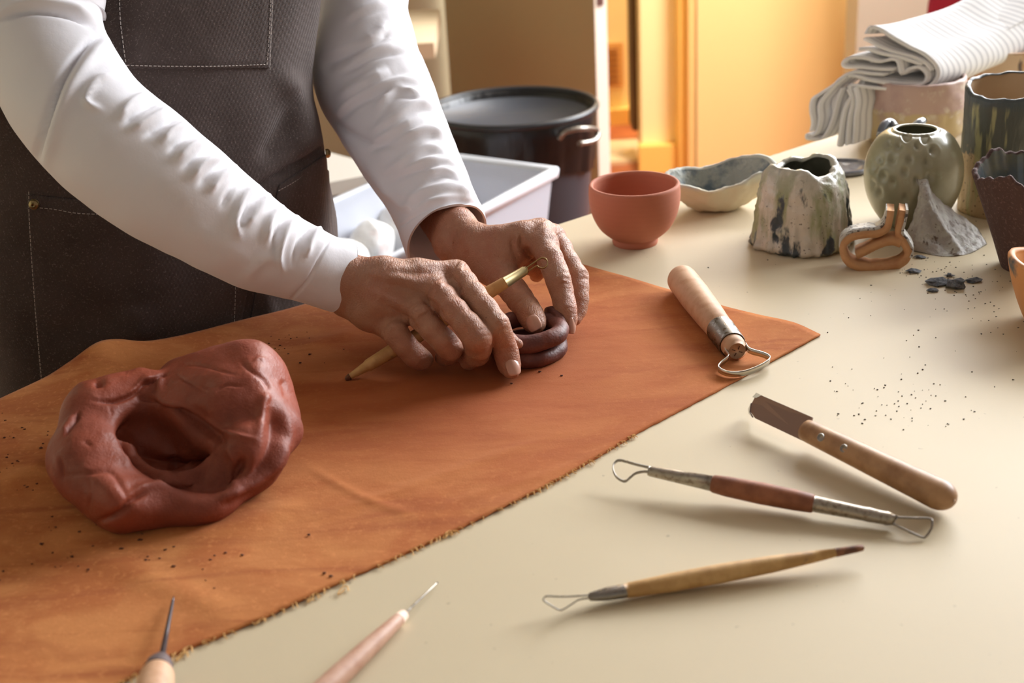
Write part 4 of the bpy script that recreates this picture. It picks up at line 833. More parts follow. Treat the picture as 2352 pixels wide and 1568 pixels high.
m_pk = M('white_packet', (232, 230, 226), .5, layers=[dict(scale=18, col=(190, 200, 196), lo=.55, hi=.7, f=.7), dict(scale=16, loc=(3, 1, 0), col=(222, 190, 186), lo=.6, hi=.7, f=.7)], bumps=[dict(scale=30, s=.5, d=.006)])
q_ = (q4[0]+q4[1])/2-(q4[2]+q4[3])/2; ax_ = (q4[3]+q4[2])/2-(q4[0]+q4[1])/2
for i, (x, y, z_, sx_, sy_, an) in enumerate([(775, 580, -.19, .050, .034, an_), (850, 545, -.195, .046, .032, an_+.4), (925, 505, -.20, .044, .032, an_-.3), (1010, 460, -.205, .044, .030, an_+.2)]):
    c = PZ(x, y, z_); t = np.linspace(0, np.pi, 12); p_ = np.linspace(0, 2*np.pi, 24, endpoint=False); V = []
    for a in t:
        for b_ in p_: V.append([sx_*math.sin(a)*math.copysign(abs(math.cos(b_))**.6, math.cos(b_)), sy_*math.sin(a)*math.copysign(abs(math.sin(b_))**.6, math.sin(b_)), .040*math.cos(a)])
    V = np.array(V); V += hn(V+i, 45, i)[:, None]*.004; V = np.stack([V[:, 0]*math.cos(an)-V[:, 1]*math.sin(an), V[:, 0]*math.sin(an)+V[:, 1]*math.cos(an), V[:, 2]], 1)
    fl_ = ctr[2]-.117; V = V+c; V[:, 2] = V[:, 2]-V[:, 2].min()+fl_
    V = V.copy()
    tag(mesh('packet', V, grid_faces(12, 24, cv=True), m_pk), ['white crinkled packet nearest the viewer in the clear storage box', 'white packet second from the near end of the clear box', 'white packet in the middle of the clear storage box', 'white packet at the far end of the clear storage box'][i], 'packet', 'packets in the storage box')
st_ = thing('low_trolley', (ctr[0], ctr[1], 0), 'low wooden stand carrying the clear storage box', 'stand')
zt_ = ctr[2]-.125
V, F = box((ctr[0], ctr[1], zt_-.012), (.50, .17, .022), an_, .003); mesh('shelf_board', V, F, m_wood_l, st_, False)
for a_ in (-1, 1):
    for c_ in (-1, 1):
        o_ = np.array([math.cos(an_)*.14*a_-math.sin(an_)*.06*c_, math.sin(an_)*.14*a_+math.cos(an_)*.06*c_]); V, F = box((ctr[0]+o_[0], ctr[1]+o_[1], (zt_-.023)/2), (.03, .03, zt_-.023), an_); mesh('leg', V, F, m_wood_l, st_, False)
# white side table behind the apron
zs = -.15; K = PZ(905, 390, zs); Kb = PZ(560, 296, zs); Kf = PZ(560, 458, zs); K4 = Kb+Kf-K
sdt = thing('side_table', (*((K+K4)/2)[:2], 0), 'pale side table with light top seen between apron and raised sleeve', 'table')
T4 = [K, Kb, K4, Kf]; V = np.array(T4+[p-np.array([0, 0, .022]) for p in T4]); mesh('tabletop', V, [[0, 1, 2, 3], [7, 6, 5, 4]]+[[(i+1) % 4, i, i+4, (i+1) % 4+4] for i in range(4)], M('pale_side_top', (232, 226, 214), .4), sdt, False)
cs = (K+K4)/2
for p in T4:
    c = cs+(p-cs)*.88; V, F = box((c[0], c[1], (c[2]-.022)/2), (.04, .04, c[2]-.022)); mesh('leg', V, F, m_wood_l, sdt, False)
V = np.array([cs+(p-cs)*.84-np.array([0, 0, .022]) for p in T4]+[cs+(p-cs)*.84-np.array([0, 0, .075]) for p in T4]); mesh('apron_rail', V, [[(i+1) % 4, i, i+4, (i+1) % 4+4] for i in range(4)], m_dark, sdt, False)
# pink chair, top right
m_pink = M('crimson_shell', (206, 62, 92), .35)
cx, cy = XA(2330, 2.75, 20), 2.78
ch = thing('shell_chair', (cx, cy, 0), 'crimson pink moulded chair behind the towel at the top right corner', 'chair')
ctl = []
for z_, wd_, bk in [(.47, .17, -.10), (.455, .205, .0), (.46, .21, .12), (.50, .20, .19), (.60, .215, .215), (.72, .22, .235), (.80, .19, .25), (.835, .12, .255)]:
    ctl.append([np.array([cx-wd_*math.cos(a), cy-bk+.06*abs(math.cos(a))*(1 if z_ < .5 else -1)*-1, z_+.02*abs(math.cos(a))**2]) for a in np.linspace(0, np.pi, 5)])
sheet(ctl, 50, 30, .006, 'shell', m_pink, ch)
for sx_ in (-1, 1):
    for sy_ in (-1, 1): V, F = tube([[cx+sx_*.1, cy-.06+sy_*.08, .45], [cx+sx_*.2, cy-.05+sy_*.19, .0]], [.012, .009], 12); mesh('leg', V, F, m_steel, ch)
# ------------------------------------------------------------------ the potter
EX = np.array([ED[0], ED[1], 0]); FN = np.array([EN[0], EN[1], 0]); UP = np.array([0, 0, 1.])
c0_ = np.array([-.31, 1.17, TT])
person = None
def slice_c(z): return c0_+FN*np.interp(z, [-.6, .1, .3, .5, .62], [-.03, 0, .02, .07, .10])+UP*z
def ell_pts(z, a, b, ph): return slice_c(z)+np.outer(np.sin(ph), EX)*a+np.outer(np.cos(ph), FN)*b
def fit_a(z, b):
    lo, hi = .08, .34; ph = np.linspace(-2, 2.6, 90)
    for _ in range(22):
        a = (lo+hi)/2; x, y, _z = proj(ell_pts(z, a, b, ph)); i = x.argmax(); tgt = np.interp(y[i], [-200, 0, 110, 180, 250, 330, 500, 640, 800], [770, 738, 722, 713, 726, 744, 773, 778, 790])
        if x[i] < tgt: lo = a
        else: hi = a
    return a
zs_ = np.array([-.62, -.4, -.2, -.1, -.05, 0, .04, .08, .12, .16, .19, .22, .26, .30])
bs_ = np.interp(zs_, [-.6, -.05, .1, .3], [.125, .112, .105, .10]); as_ = np.array([fit_a(z, b) if z > -.08 else 0 for z, b in zip(zs_, bs_)])
as_[:4] = [.20, .195, .19, as_[4]]
zs_ = np.append(zs_, [.40, .50, .56]); bs_ = np.append(bs_, [.10, .09, .075]); as_ = np.append(as_, [.165, .165, .14])
fa_ = lambda z: np.interp(z, zs_, as_); fb_ = lambda z: np.interp(z, zs_, bs_)
# coarse body
gb = Grid([-.95, .55, -.002], [.25, 1.65, 1.70], .009); pb_ = gb.new()
A = lambda p, q, ra, rb_, k=.03: gb.add(pb_, 'rc', p, q, ra, rb_, k)
S = lambda z, e=0, f=0: slice_c(z)+EX*e+FN*f
A(S(.0, -.07), S(.0, .07), .07, .07); A(S(.15, -.05), S(.15, .05), .06, .06); A(S(.32, -.06), S(.32, .06), .06, .06); A(S(.46, -.09), S(.46, .09), .055, .055)
for e in (-1, 1): A(S(.0, .06*e), S(.2, .05*e), .065, .06); A(S(.2, .05*e), S(.46, .08*e), .06, .055)
A(S(.0), S(.46), .06, .06); A(S(.50), S(.62, 0, .03), .05, .048)
SHR = S(.495, -.155); SHL = S(.495, .155)
ELR = P(120, 235, 1.0); ELL = P(845, 120, 1.285)
for a_, b_, r1, r2 in [(SHR, P(80, 30, 1.0), .046, .038), (P(80, 30, 1.0), P(210, 285, .99), .038, .034), (P(210, 285, .99), P(620, 560, 1.035), .034, .027), (SHL, P(832, 10, 1.30), .042, .026), (P(832, 10, 1.30), P(848, 160, 1.28), .026, .026), (P(848, 160, 1.28), P(985, 450, 1.20), .026, .024)]: A(a_, b_, r1, r2, .01)
A(S(.47), SHR, .055, .044); A(S(.47), SHL, .055, .044)
for e in (-1, 1):
    hp_ = S(-.04, .085*e); kn = S(-.36, .09*e, .02); kn[2] = .46; an = kn.copy()-FN*.03; an[2] = .08; to = an+FN*.15+EX*.03*e; to[2] = .03
    A(hp_, kn, .085, .055); A(kn, an, .054, .035); A(an, to, .036, .024, .015)
V1, F1_ = nets(pb_, gb.lo, gb.h, 2)
# head
hc = S(.62, 0, .03)+UP*.115+FN*.045; ff = norm(FN*.80-UP*.55); uu = norm(UP*.80+FN*.55); ee = EX
gh = Grid(hc-.17, hc+.17, .004); gh.n[2] = int(.32/.004); gh.ax[2] = gh.lo[2]+.004*np.arange(gh.n[2]); phh = gh.new(); HA = np.stack([ee, ff, uu])
H = lambda e, f, u: hc+ee*e+ff*f+uu*u
gh.add(phh, 'ell', H(0, -.01, .03), (.074, .092, .082), ra=HA, k=.01); gh.add(phh, 'ell', H(0, .025, -.035), (.056, .062, .070), ra=HA, k=.02)
gh.add(phh, 'rc', H(0, .045, -.085), H(0, .03, -.075), .022, .03, .02)
gh.add(phh, 'rc', H(0, .088, .010), H(0, .104, -.022), .008, .012, .01)
for e in (-1, 1):
    gh.add(phh, 'rc', H(.030*e, .100, .012), H(.033*e, .098, .012), .010, .010, .012, True); gh.add(phh, 'ell', H(.030*e, .078, .012), (.014, .013, .012), ra=HA, k=.004)
    gh.add(phh, 'ell', H(.076*e, -.005, -.01), (.008, .018, .030), ra=HA, k=.006); gh.add(phh, 'rc', H(.016*e, .088, .03), H(.045*e, .078, .032), .007, .006, .008); gh.add(phh, 'rc', H(.012*e, .100, -.028), H(.010*e, .098, -.03), .006, .006, .006)
gh.add(phh, 'rc', H(-.020, .084, -.050), H(.020, .084, -.050), .006, .006, .005); gh.add(phh, 'rc', H(-.018, .083, -.061), H(.018, .083, -.061), .0065, .0065, .005); gh.add(phh, 'rc', H(-.022, .094, -.0555), H(.022, .094, -.0555), .0025, .0025, .003, True)
gh.add(phh, 'rc', S(.55, 0, .0), H(0, -.02, -.05), .05, .050, .02)
V2, F2 = nets(phh, gh.lo, gh.h, 1)
# hands -----------------------------------------------------------------------
def hp3(q): x, y, z, r = q; p = PZ(x, y, z); return p, r*depth(p)/FPX
def make_hand(palm, fingers, h, kp=.009, kf=.004, extra=None):
    pts = np.array([hp3(q)[0] for c in palm+fingers for q in c]); g_ = Grid(pts.min(0)-.022, pts.max(0)+.022, h); pp = g_.new()
    for c in palm: g_.chain(pp, [hp3(q) for q in c], kp)
    out = pp; fu = None
    for c in fingers:
        f_ = g_.new(); g_.chain(f_, [hp3(q) for q in c], kf)
        fu = f_ if fu is None else smin(fu, f_, .0012)
    out = smin(pp, fu, .0045)
    if extra: extra(g_, out)
    return nets(out, g_.lo, g_.h, 1)
RP = [[(690, 575, .078, 50), (752, 604, .076, 46), (800, 628, .073, 40)], [(700, 610, .064, 50), (760, 648, .060, 46), (798, 672, .056, 46)],
      [(800, 628, .073, 40), (880, 626, .076, 33), (960, 630, .072, 32), (1046, 633, .066, 34)], [(800, 645, .070, 42), (900, 650, .070, 36), (1000, 668, .062, 34)],
      [(800, 665, .060, 45), (880, 690, .058, 38), (952, 712, .050, 32)], [(805, 685, .052, 44), (850, 716, .046, 40), (896, 748, .038, 31)],
      [(880, 690, .045, 38), (990, 712, .045, 26)], [(900, 670, .055, 40), (1000, 690, .052, 28)]]
RF = [[(1046, 633, .066, 34.5), (1064, 652, .066, 31), (1088, 678, .062, 28.5), (1114, 710, .056, 28), (1140, 746, .047, 29), (1150, 768, .038, 26), (1159, 795, .027, 25.5), (1164, 815, .020, 26), (1170, 838, .0125, 24.5), (1174, 850, .0105, 20)],
      [(1000, 666, .062, 35), (1020, 688, .061, 32), (1045, 716, .057, 29.5), (1075, 748, .050, 29.5), (1097, 775, .042, 31.5), (1099, 797, .031, 29), (1096, 812, .022, 27), (1078, 826, .013, 24)],
      [(952, 710, .050, 34), (970, 731, .049, 29), (995, 758, .042, 27), (1020, 784, .034, 27.5), (1034, 800, .027, 27), (1033, 812, .017, 24), (1020, 820, .0115, 21)],
      [(896, 746, .038, 32), (910, 767, .036, 28), (930, 792, .028, 26), (952, 815, .019, 26), (966, 825, .0135, 24), (975, 826, .0115, 20)],
      [(900, 650, .050, 32), (1010, 700, .034, 27), (1110, 752, .028, 25), (1162, 778, .027, 20), (1190, 790, .024, 12)]]
VR, FR = make_hand(RP, RF, .0009)
LP = [[(1006, 462, .080, 40), (1048, 518, .070, 40), (1098, 562, .062, 41)], [(1000, 500, .066, 40), (1040, 560, .056, 40), (1085, 592, .048, 38)],
      [(1098, 562, .062, 41), (1150, 556, .066, 35), (1200, 546, .070, 34), (1240, 537, .070, 34)], [(1100, 566, .058, 40), (1180, 560, .060, 34), (1266, 548, .062, 32)],
      [(1098, 580, .050, 38), (1180, 580, .048, 32), (1262, 572, .046, 28)], [(1085, 590, .050, 40), (1130, 614, .046, 37), (1150, 630, .044, 33)],
      [(1120, 588, .055, 38), (1160, 588, .056, 35), (1195, 575, .058, 29)], [(1130, 600, .042, 32), (1200, 602, .040, 24)]]
LF = [[(1240, 537, .070, 35), (1250, 562, .067, 32), (1263, 595, .061, 29), (1275, 622, .054, 27.5), (1283, 645, .048, 27.5), (1290, 668, .041, 25), (1296, 695, .034, 24.5), (1300, 712, .030, 23), (1305, 736, .023, 19), (1309, 754, .018, 13)],
      [(1266, 547, .062, 33), (1284, 572, .057, 29.5), (1303, 605, .049, 27.5), (1322, 636, .040, 28), (1327, 662, .033, 24), (1329, 688, .026, 22), (1326, 712, .019, 20), (1321, 734, .014, 14)],
      [(1262, 572, .046, 28), (1288, 606, .038, 24), (1302, 645, .028, 22), (1305, 690, .020, 18), (1300, 716, .015, 14)],
      [(1190, 600, .040, 24), (1222, 610, .034, 21), (1236, 622, .028, 18), (1232, 632, .022, 16)],
      [(1130, 610, .047, 38), (1160, 643, .042, 34), (1180, 667, .038, 30.5), (1194, 686, .035, 30), (1208, 706, .032, 28.5), (1219, 724, .029, 28.5), (1227, 738, .027, 26), (1232, 746, .026, 20)]]
VL, FL = make_hand(LP, LF, .0009)
Z1 = lambda *p: [(720+x*.2934, 460+y*.2934) for x, y in p]
SR = [ # tendons, veins, knuckles, creases of the nearer hand
 (Z1((400, 560), (620, 600), (860, 640)), 9, .0012), (Z1((560, 540), (800, 520), (1040, 490)), 9, .0010), (Z1((430, 700), (650, 800), (800, 870)), 9, .0010), (Z1((500, 640), (700, 680), (880, 740)), 5, -.0008), (Z1((640, 560), (820, 570), (960, 560)), 5, -.0009), (Z1((560, 820), (700, 900), (790, 1000)), 5, -.0010),
 (Z1((1130, 500), (1180, 530)), 13, .0022), (Z1((960, 640), (1010, 690)), 14, .0024), (Z1((830, 850), (860, 900)), 13, .0020), (Z1((600, 960), (640, 1010)), 12, .0014),
 (Z1((1040, 560), (1110, 640), (1160, 740)), 9, -.0022), (Z1((860, 760), (950, 830), (1030, 930)), 8, -.0018), (Z1((700, 880), (760, 950), (810, 1040)), 8, -.0016),
 (Z1((1380, 960), (1450, 900), (1510, 900)), 3, -.0006), (Z1((1395, 1000), (1460, 950), (1525, 950)), 3, -.0006), (Z1((1410, 1060), (1470, 1010), (1530, 1010)), 3, -.0005), (Z1((1440, 930), (1490, 960)), 8, .0010),
 (Z1((1430, 1190), (1500, 1160), (1570, 1150)), 3, -.0006), (Z1((1440, 1220), (1510, 1190), (1580, 1180)), 3, -.0005), (Z1((1250, 1060), (1310, 1010), (1370, 1010)), 3, -.0006), (Z1((1270, 1100), (1330, 1060), (1395, 1060)), 3, -.0005), (Z1((1050, 1150), (1100, 1110), (1150, 1120)), 3, -.0005), (Z1((850, 1230), (900, 1210)), 3, -.0005),
]
for i in range(11): x0 = 330+i*22; SR.append((Z1((x0+60, 400+i*7), (x0+5, 560), (x0-60, 760), (x0-90, 880-i*3)), 2.4, -.0005))
VR = sculpt(VR, normals(VR, FR), SR)
VR = VR+normals(VR, FR)*(hn(VR, 230, 3)*.00025)[:, None]
SL = [(Z1((1780, 170), (1830, 250)), 13, .0018), (Z1((1880, 190), (1930, 270)), 12, .0014), (Z1((1560, 260), (1560, 360), (1600, 480)), 6, -.0018), (Z1((1620, 250), (1630, 360), (1690, 450)), 5, -.0022), (Z1((1670, 360), (1680, 420), (1740, 470)), 5, -.0028), (Z1((1600, 250), (1590, 380), (1650, 500)), 6, .0012), (Z1((1700, 300), (1800, 320), (1850, 420)), 14, .0010),
 (Z1((1900, 590), (1950, 560), (2000, 570)), 3, -.0006), (Z1((1905, 630), (1960, 610), (2005, 620)), 3, -.0006), (Z1((1920, 660), (1965, 650), (2005, 660)), 3, -.0005), (Z1((1940, 600), (1960, 640)), 8, .0010), (Z1((2080, 580), (2120, 560), (2160, 590)), 3, -.0006), (Z1((2090, 620), (2130, 610), (2155, 630)), 3, -.0006),
 (Z1((1950, 860), (2000, 840), (2040, 850)), 3, -.0005), (Z1((1570, 830), (1610, 790), (1680, 750)), 3, -.0007), (Z1((1600, 860), (1650, 800), (1720, 770)), 3, -.0006), (Z1((1550, 800), (1600, 760), (1660, 720)), 3, -.0006),
 (Z1((1000, 260), (1040, 330), (1060, 420)), 8, .0012), (Z1((1900, 330), (1960, 450), (1990, 540)), 3.5, -.0015)]
VL = sculpt(VL, normals(VL, FL), SL); VL = VL+normals(VL, FL)*(hn(VL, 230, 6)*.00025)[:, None]
V, F = merge((V1, F1_), (V2, F2), (VR, FR), (VL, FL))
person = mesh('person', V, np.array(F), m_skin, loc=(c0_[0], c0_[1], 0))
tag(person, 'person in white long-sleeved top and brown canvas apron shaping a coil pot with both hands', 'person')
bvR = BVHTree.FromPolygons(VR.tolist(), FR.tolist()); bvL = BVHTree.FromPolygons(VL.tolist(), FL.tolist())
def hit(bv, x, y):
    d = norm(ray(x, y)); r_ = bv.ray_cast(Vector(CC), Vector(d)); return (np.array(r_[0]), np.array(r_[1])) if r_[0] is not None else None
def drape(bv, px):
    out = []; 
    for q in px:
        r_ = hit(bv, *q)
        if r_: out.append(r_)
    return out
def nail(bv, cx_, cy_, dx, dy, L_, W_, tilt=0):
    """curved nail plate on the finger surface; (dx,dy) photo direction to the tip, L_,W_ in px"""
    h_ = hit(bv, cx_, cy_)
    if not h_: return
    p, n = h_; n = n*np.sign(-(n@norm(ray(cx_, cy_)))); dp = depth(p)
    t = norm(P(cx_+dx, cy_+dy, dp)-P(cx_, cy_, dp)); t = norm(t-n*(t@n)); s_ = np.cross(n, t); s_ = norm(s_*math.cos(tilt)+n*math.sin(tilt)); n = norm(np.cross(t, s_)); n = n*np.sign(-(n@norm(ray(cx_, cy_))))
    L_ = L_*dp/FPX/2; W_ = W_*dp/FPX/2; nu, nv_ = 15, 13; V = []
    for i in range(nu):
        u = -1+2*i/(nu-1)
        for j in range(nv_):
            v = -1+2*j/(nv_-1); ww = W_*(1-.30*max(0, -u)**2.5-.22*max(0, u)**4); V.append(p+t*(u*L_*(1-.12*v*v*(1 if u > 0 else .6)))+s_*v*ww+n*(.0008-.0022*v*v-.0007*u*u))
    V = np.array(V); k = len(V); F = grid_faces(nu, nv_); bd = [i*nv_ for i in range(nu)]+[(nu-1)*nv_+j for j in range(1, nv_)]+[i*nv_+nv_-1 for i in range(nu-2, -1, -1)]+[j for j in range(nv_-2, 0, -1)]
    W2 = V-n*.0007; rim = np.array([[b_, a, a+k, b_+k] for a, b_ in zip(bd, bd[1:]+bd[:1])])
    return mesh('fingernail', np.vstack([V, W2]), np.vstack([F, F[:, ::-1]+k, rim]), m_nail, person)
nail(bvR, 1180, 842, .30, 1, 40, 34); nail(bvL, 1224, 742, .55, 1, 38, 34); nail(bvL, 1314, 748, .12, 1, 38, 20)
# eyes and hair, trousers, shoes
for e in (-1, 1):
    V, F = lathe(H(.030*e, .080, .012)-ff*.0, H(.030*e, .080, .012)+ff*.0145, [(0, .0115), (.5, .0100), (.85, .006), (1, .001)], 20); mesh('eye', V, F, M('eye_white', (230, 226, 220), .2) if e < 0 else bpy.data.materials['eye_white'], person)
    V, F = lathe(H(.030*e, .0935, .010), H(.030*e, .0958, .010), [(0, .0056), (.6, .0052), (1, .002)], 18); io = mesh('iris', V, F, m_shoe, person)
gr = Grid(hc-.19, hc+.19, .006); pr2 = gr.new(); gr.add(pr2, 'ell', H(0, -.022, .040), (.084, .094, .088), ra=HA, k=.01); gr.add(pr2, 'ell', H(0, -.11, .03), (.045, .04, .045), ra=HA, k=.02); gr.add(pr2, 'ell', H(0, .085, -.04), (.062, .07, .085), ra=HA, k=.01, sub=True)
V, F = nets(pr2, gr.lo, gr.h, 1); V = V+normals(V, F)*(hn(V*[1, 1, .2], 160, 2)*.003)[:, None]; mesh('hair', V, F, m_hair, person)
gt = Grid([-.95, .7, .06], [.2, 1.65, .82], .012); ptr = gt.new()
for e in (-1, 1):
    hp_ = S(-.06, .08*e, -.02); kn = S(-.36, .09*e, -.01); kn[2] = .46; an = kn.copy()-FN*.03; an[2] = .10
    gt.add(ptr, 'rc', hp_, kn, .080, .062, .03); gt.add(ptr, 'rc', kn, an, .060, .055, .03)
    V, F = tube([np.array([an[0], an[1], .045])-FN*.04, np.array([an[0], an[1], .05])+FN*.06, np.array([an[0], an[1], .035])+FN*.19], [.045, .048, .03], 16, sub=14); V[:, 2] = np.maximum(V[:, 2], .001); mesh('shoe', V, F, m_shoe, person)
gt.add(ptr, 'rc', S(0, -.05), S(0, .05), .09, .09, .04)
V, F = nets(ptr, gt.lo, gt.h, 1); mesh('trousers', V, F, m_denim, person)
# shirt: torso and sleeves
zz = np.linspace(-.12, .56, 40); ph_ = np.linspace(0, 2*np.pi, 72, endpoint=False)
tv = [ell_pts(z, fa_(z)*(1 if z < .4 else 1)-.006, fb_(z)-.006, ph_) for z in zz]+[S(.60, 0, .01)+np.outer(np.sin(ph_), EX)*.075+np.outer(np.cos(ph_), FN)*.062, S(.62, 0, .02)+np.outer(np.sin(ph_), EX)*.062+np.outer(np.cos(ph_), FN)*.058]
TV, TF = np.vstack(tv), grid_faces(len(tv), 72, cv=True)
def sleeve(path, nsub, nring, nrm=None, inner=.05, seam=0):
    """path rows: world x,y,z,r ; last ring may have its own facing"""
    q = spline(np.array(path), nsub); p = q[:, :3]; r = q[:, 3]; T = np.gradient(p, axis=0); T /= np.linalg.norm(T, axis=1)[:, None]
    if nrm is not None:
        for i in range(nsub):
            u = np.clip((i/(nsub-1)-.86)/.14, 0, 1); T[i] = norm(T[i]*(1-u)+np.asarray(nrm)*u)
    th = np.linspace(0, 2*np.pi, nring, endpoint=False); ref = norm(np.cross(T[0], CR)); V = []
    for i in range(nsub):
        ref = norm(ref-T[i]*(ref@T[i])); b_ = np.cross(T[i], ref); V.append(p[i]+r[i]*(np.cos(th)[:, None]*ref+np.sin(th)[:, None]*b_))
    V = np.vstack(V); F = grid_faces(nsub, nring, cv=True)
    N = normals(V, F)
    if (N[nring*5:nring*6]*(V[nring*5:nring*6]-p[5])).sum() < 0: F = F[:, ::-1]; N = -N
    return V, F, N, T
def row(x, y, d, r): p = P(x, y, d); return [*p, r*d/FPX]
def close_cuff(V, F, nsub, nring, thick=.0018, depth_=.05):
    """turn the sleeve end inwards so that the cuff has thickness and an inside"""
    N = normals(V, F); L0 = V[-nring:]; k = len(V); rings = [L0]; c = L0.mean(0)
    Vn = [V]; steps = max(6, int(nsub*.09)); 
    inn = []
    for j in range(steps): blk = V[(nsub-1-j)*nring:(nsub-j)*nring]; nb_ = N[(nsub-1-j)*nring:(nsub-j)*nring]; inn.append(blk-nb_*thick)
    W = np.vstack(inn); f2 = grid_faces(steps+1, nring, cv=True); 
    # bridge: ring index 0 = last outer ring
    m_ = np.concatenate([np.arange(k-nring, k), np.arange(k, k+len(W))]); f2 = m_[f2]
    a = F[-1]; return np.vstack([V, W]), np.vstack([F, f2 if (F[0][1]-F[0][0]) == (grid_faces(nsub, nring, cv=True)[0][1]-grid_faces(nsub, nring, cv=True)[0][0]) else f2[:, ::-1]])
Rpath = [[*SHR, .066], [*(SHR*.5+P(70, -90, 1.0)*.5), .062], row(72, -90, 1.0, 165), row(85, 60, 1.0, 152), row(140, 190, .99, 146), row(215, 292, .985, 148), row(305, 368, .99, 150), row(400, 434, 1.0, 143), row(503, 504, 1.015, 124), row(612, 572, 1.035, 104), row(700, 606, 1.050, 91), row(742, 622, 1.057, 86), row(786, 637, 1.064, 84)]
Lpath = [[*SHL, .060], [*(SHL*.5+P(828, -120, 1.31)*.5), .056], row(828, -110, 1.31, 118), row(830, 20, 1.30, 108), row(838, 90, 1.29, 118), row(848, 172, 1.28, 131), row(885, 252, 1.26, 122), row(930, 342, 1.235, 111), row(976, 428, 1.21, 101), row(1003, 486, 1.195, 98), row(1016, 520, 1.185, 101), row(1027, 553, 1.175, 104)]
fold = lambda L_, w_, h_: [(q, w_, h_) for q in L_]
RS = fold([[(345, 216), (300, 235), (270, 275)], [(392, 248), (345, 272), (296, 300)], [(436, 286), (398, 298), (366, 330)], [(520, 362), (470, 372), (436, 412)], [(548, 378), (506, 405), (478, 445)], [(602, 422), (560, 450), (540, 505), (548, 545)], [(625, 438), (592, 482), (560, 520)], [(692, 492), (660, 522), (640, 582), (648, 625)], [(745, 515), (716, 548), (700, 592)], [(270, 172), (222, 185), (196, 232), (230, 250)], [(655, 470), (622, 500), (610, 560)], [(480, 325), (440, 335), (400, 370)]], 8, .0042)
RS += fold([[(365, 232), (320, 256), (284, 290)], [(410, 268), (372, 288), (330, 318)], [(455, 305), (420, 320), (385, 352)], [(535, 370), (488, 392), (456, 430)], [(575, 400), (532, 430), (508, 480)], [(615, 430), (575, 470), (552, 520)], [(670, 482), (636, 530), (630, 600)], [(722, 505), (688, 550), (672, 610)], [(500, 342), (456, 356), (418, 392)]], 6, -.0030)
RS += [([(245, 70), (190, 115), (140, 190), (105, 290), (80, 385)], 7, -.0065), ([(262, 80), (210, 130), (160, 205), (125, 300), (100, 390)], 13, .004), ([(-20, 55), (60, 26), (150, 32), (215, 58), (240, 78)], 7, -.006), ([(-20, 35), (60, 8), (150, 12), (225, 42)], 12, .005),
       ([(766, 534), (738, 585), (706, 645), (672, 684)], 3.2, -.0016, 'c'), ([(560, 640), (600, 600), (640, 590)], 14, .002), ([(420, 520), (500, 560), (600, 630)], 24, .0015)]
LS = [[(735, 122), (800, 100), (860, 72), (905, 50)], [(748, 190), (790, 150), (850, 120), (915, 112)], [(762, 232), (820, 192), (890, 168), (945, 160)], [(775, 262), (835, 222), (905, 192), (962, 182)], [(815, 282), (868, 246), (925, 212), (978, 206)], [(838, 312), (892, 270), (945, 246), (992, 250)], [(850, 345), (905, 300), (955, 272), (1004, 280)], [(872, 352), (925, 318), (975, 304), (1014, 312)], [(884, 385), (930, 352), (985, 338), (1030, 352)], [(905, 405), (948, 376), (1000, 366), (1046, 384)], [(912, 440), (960, 402), (1015, 396), (1060, 415)], [(925, 470), (975, 436), (1030, 424), (1074, 442)], [(940, 482), (1000, 452), (1050, 446), (1086, 460)], [(730, 60), (790, 50), (850, 25), (900, 5)]]
rf_ = random.Random(5); LSK = []
for i, q in enumerate(LS):
    q = [(x+rf_.uniform(-16, 16), y+rf_.uniform(-9, 9)) for x, y in q]
    if i % 3 == 1: q = q[1:]
    if i % 4 == 2: q = q[:3]
    LSK.append((q, rf_.uniform(7, 15), rf_.uniform(.0022, .0055))); LSK.append(([(x+4, y+15+rf_.uniform(-3, 4)) for x, y in q], rf_.uniform(5, 9), -rf_.uniform(.0012, .0034)))
LSK += [([(740, 250), (790, 300), (860, 330), (930, 330)], 10, -.003), ([(780, 300), (850, 390), (900, 440), (960, 455)], 14, .003), ([(870, 420), (920, 470), (960, 480)], 10, .0025), ([(735, 160), (780, 130), (850, 90)], 16, -.004)]
LSK += [([(918, 520), (965, 488), (1020, 468), (1070, 462), (1112, 474)], 3.5, -.0018, 'c')]
gy = Grid([-.95, .7, TT+.2], [.25, 1.6, TT+.75], .008); py_ = gy.new()
Y_ = lambda a, b, r1, r2, k=.03: gy.add(py_, 'rc', a, b, r1, r2, k)
Y_(S(.40), S(.54), .092, .080); Y_(S(.54), S(.60, 0, .02), .075, .062)
for e, sh_, el_ in ((-1, SHR, P(72, -60, 1.0)), (1, SHL, P(828, -60, 1.305))): Y_(S(.40, .06*e), sh_, .085, .068); Y_(sh_, sh_*.45+el_*.55, .068, .062); Y_(sh_*.45+el_*.55, sh_*.12+el_*.88, .062, .055)
YV, YF = nets(py_, gy.lo, gy.h, 2)
parts = [(TV, TF), (YV, YF)]
for path, st_l, nrm_, ns in ((Rpath, RS, None, 260), (Lpath, LSK, norm(CR*.50-CU*.62-FW*.62), 260)):
    V, F, N, T = sleeve(path, ns, 200, nrm_)
    a_ = hn(V, 26, 5)*.0018+hn(V, 60, 8)*.0006; V = V+N*a_[:, None]
    V = sculpt(V, normals(V, F)*(1 if (normals(V, F)*N).sum() > 0 else -1), st_l)
    V, F = close_cuff(V, F, ns, 200)
    parts.append((V, F))
V, F = merge(*parts); shirt = mesh('shirt', V, np.array(F), m_shirt, person)
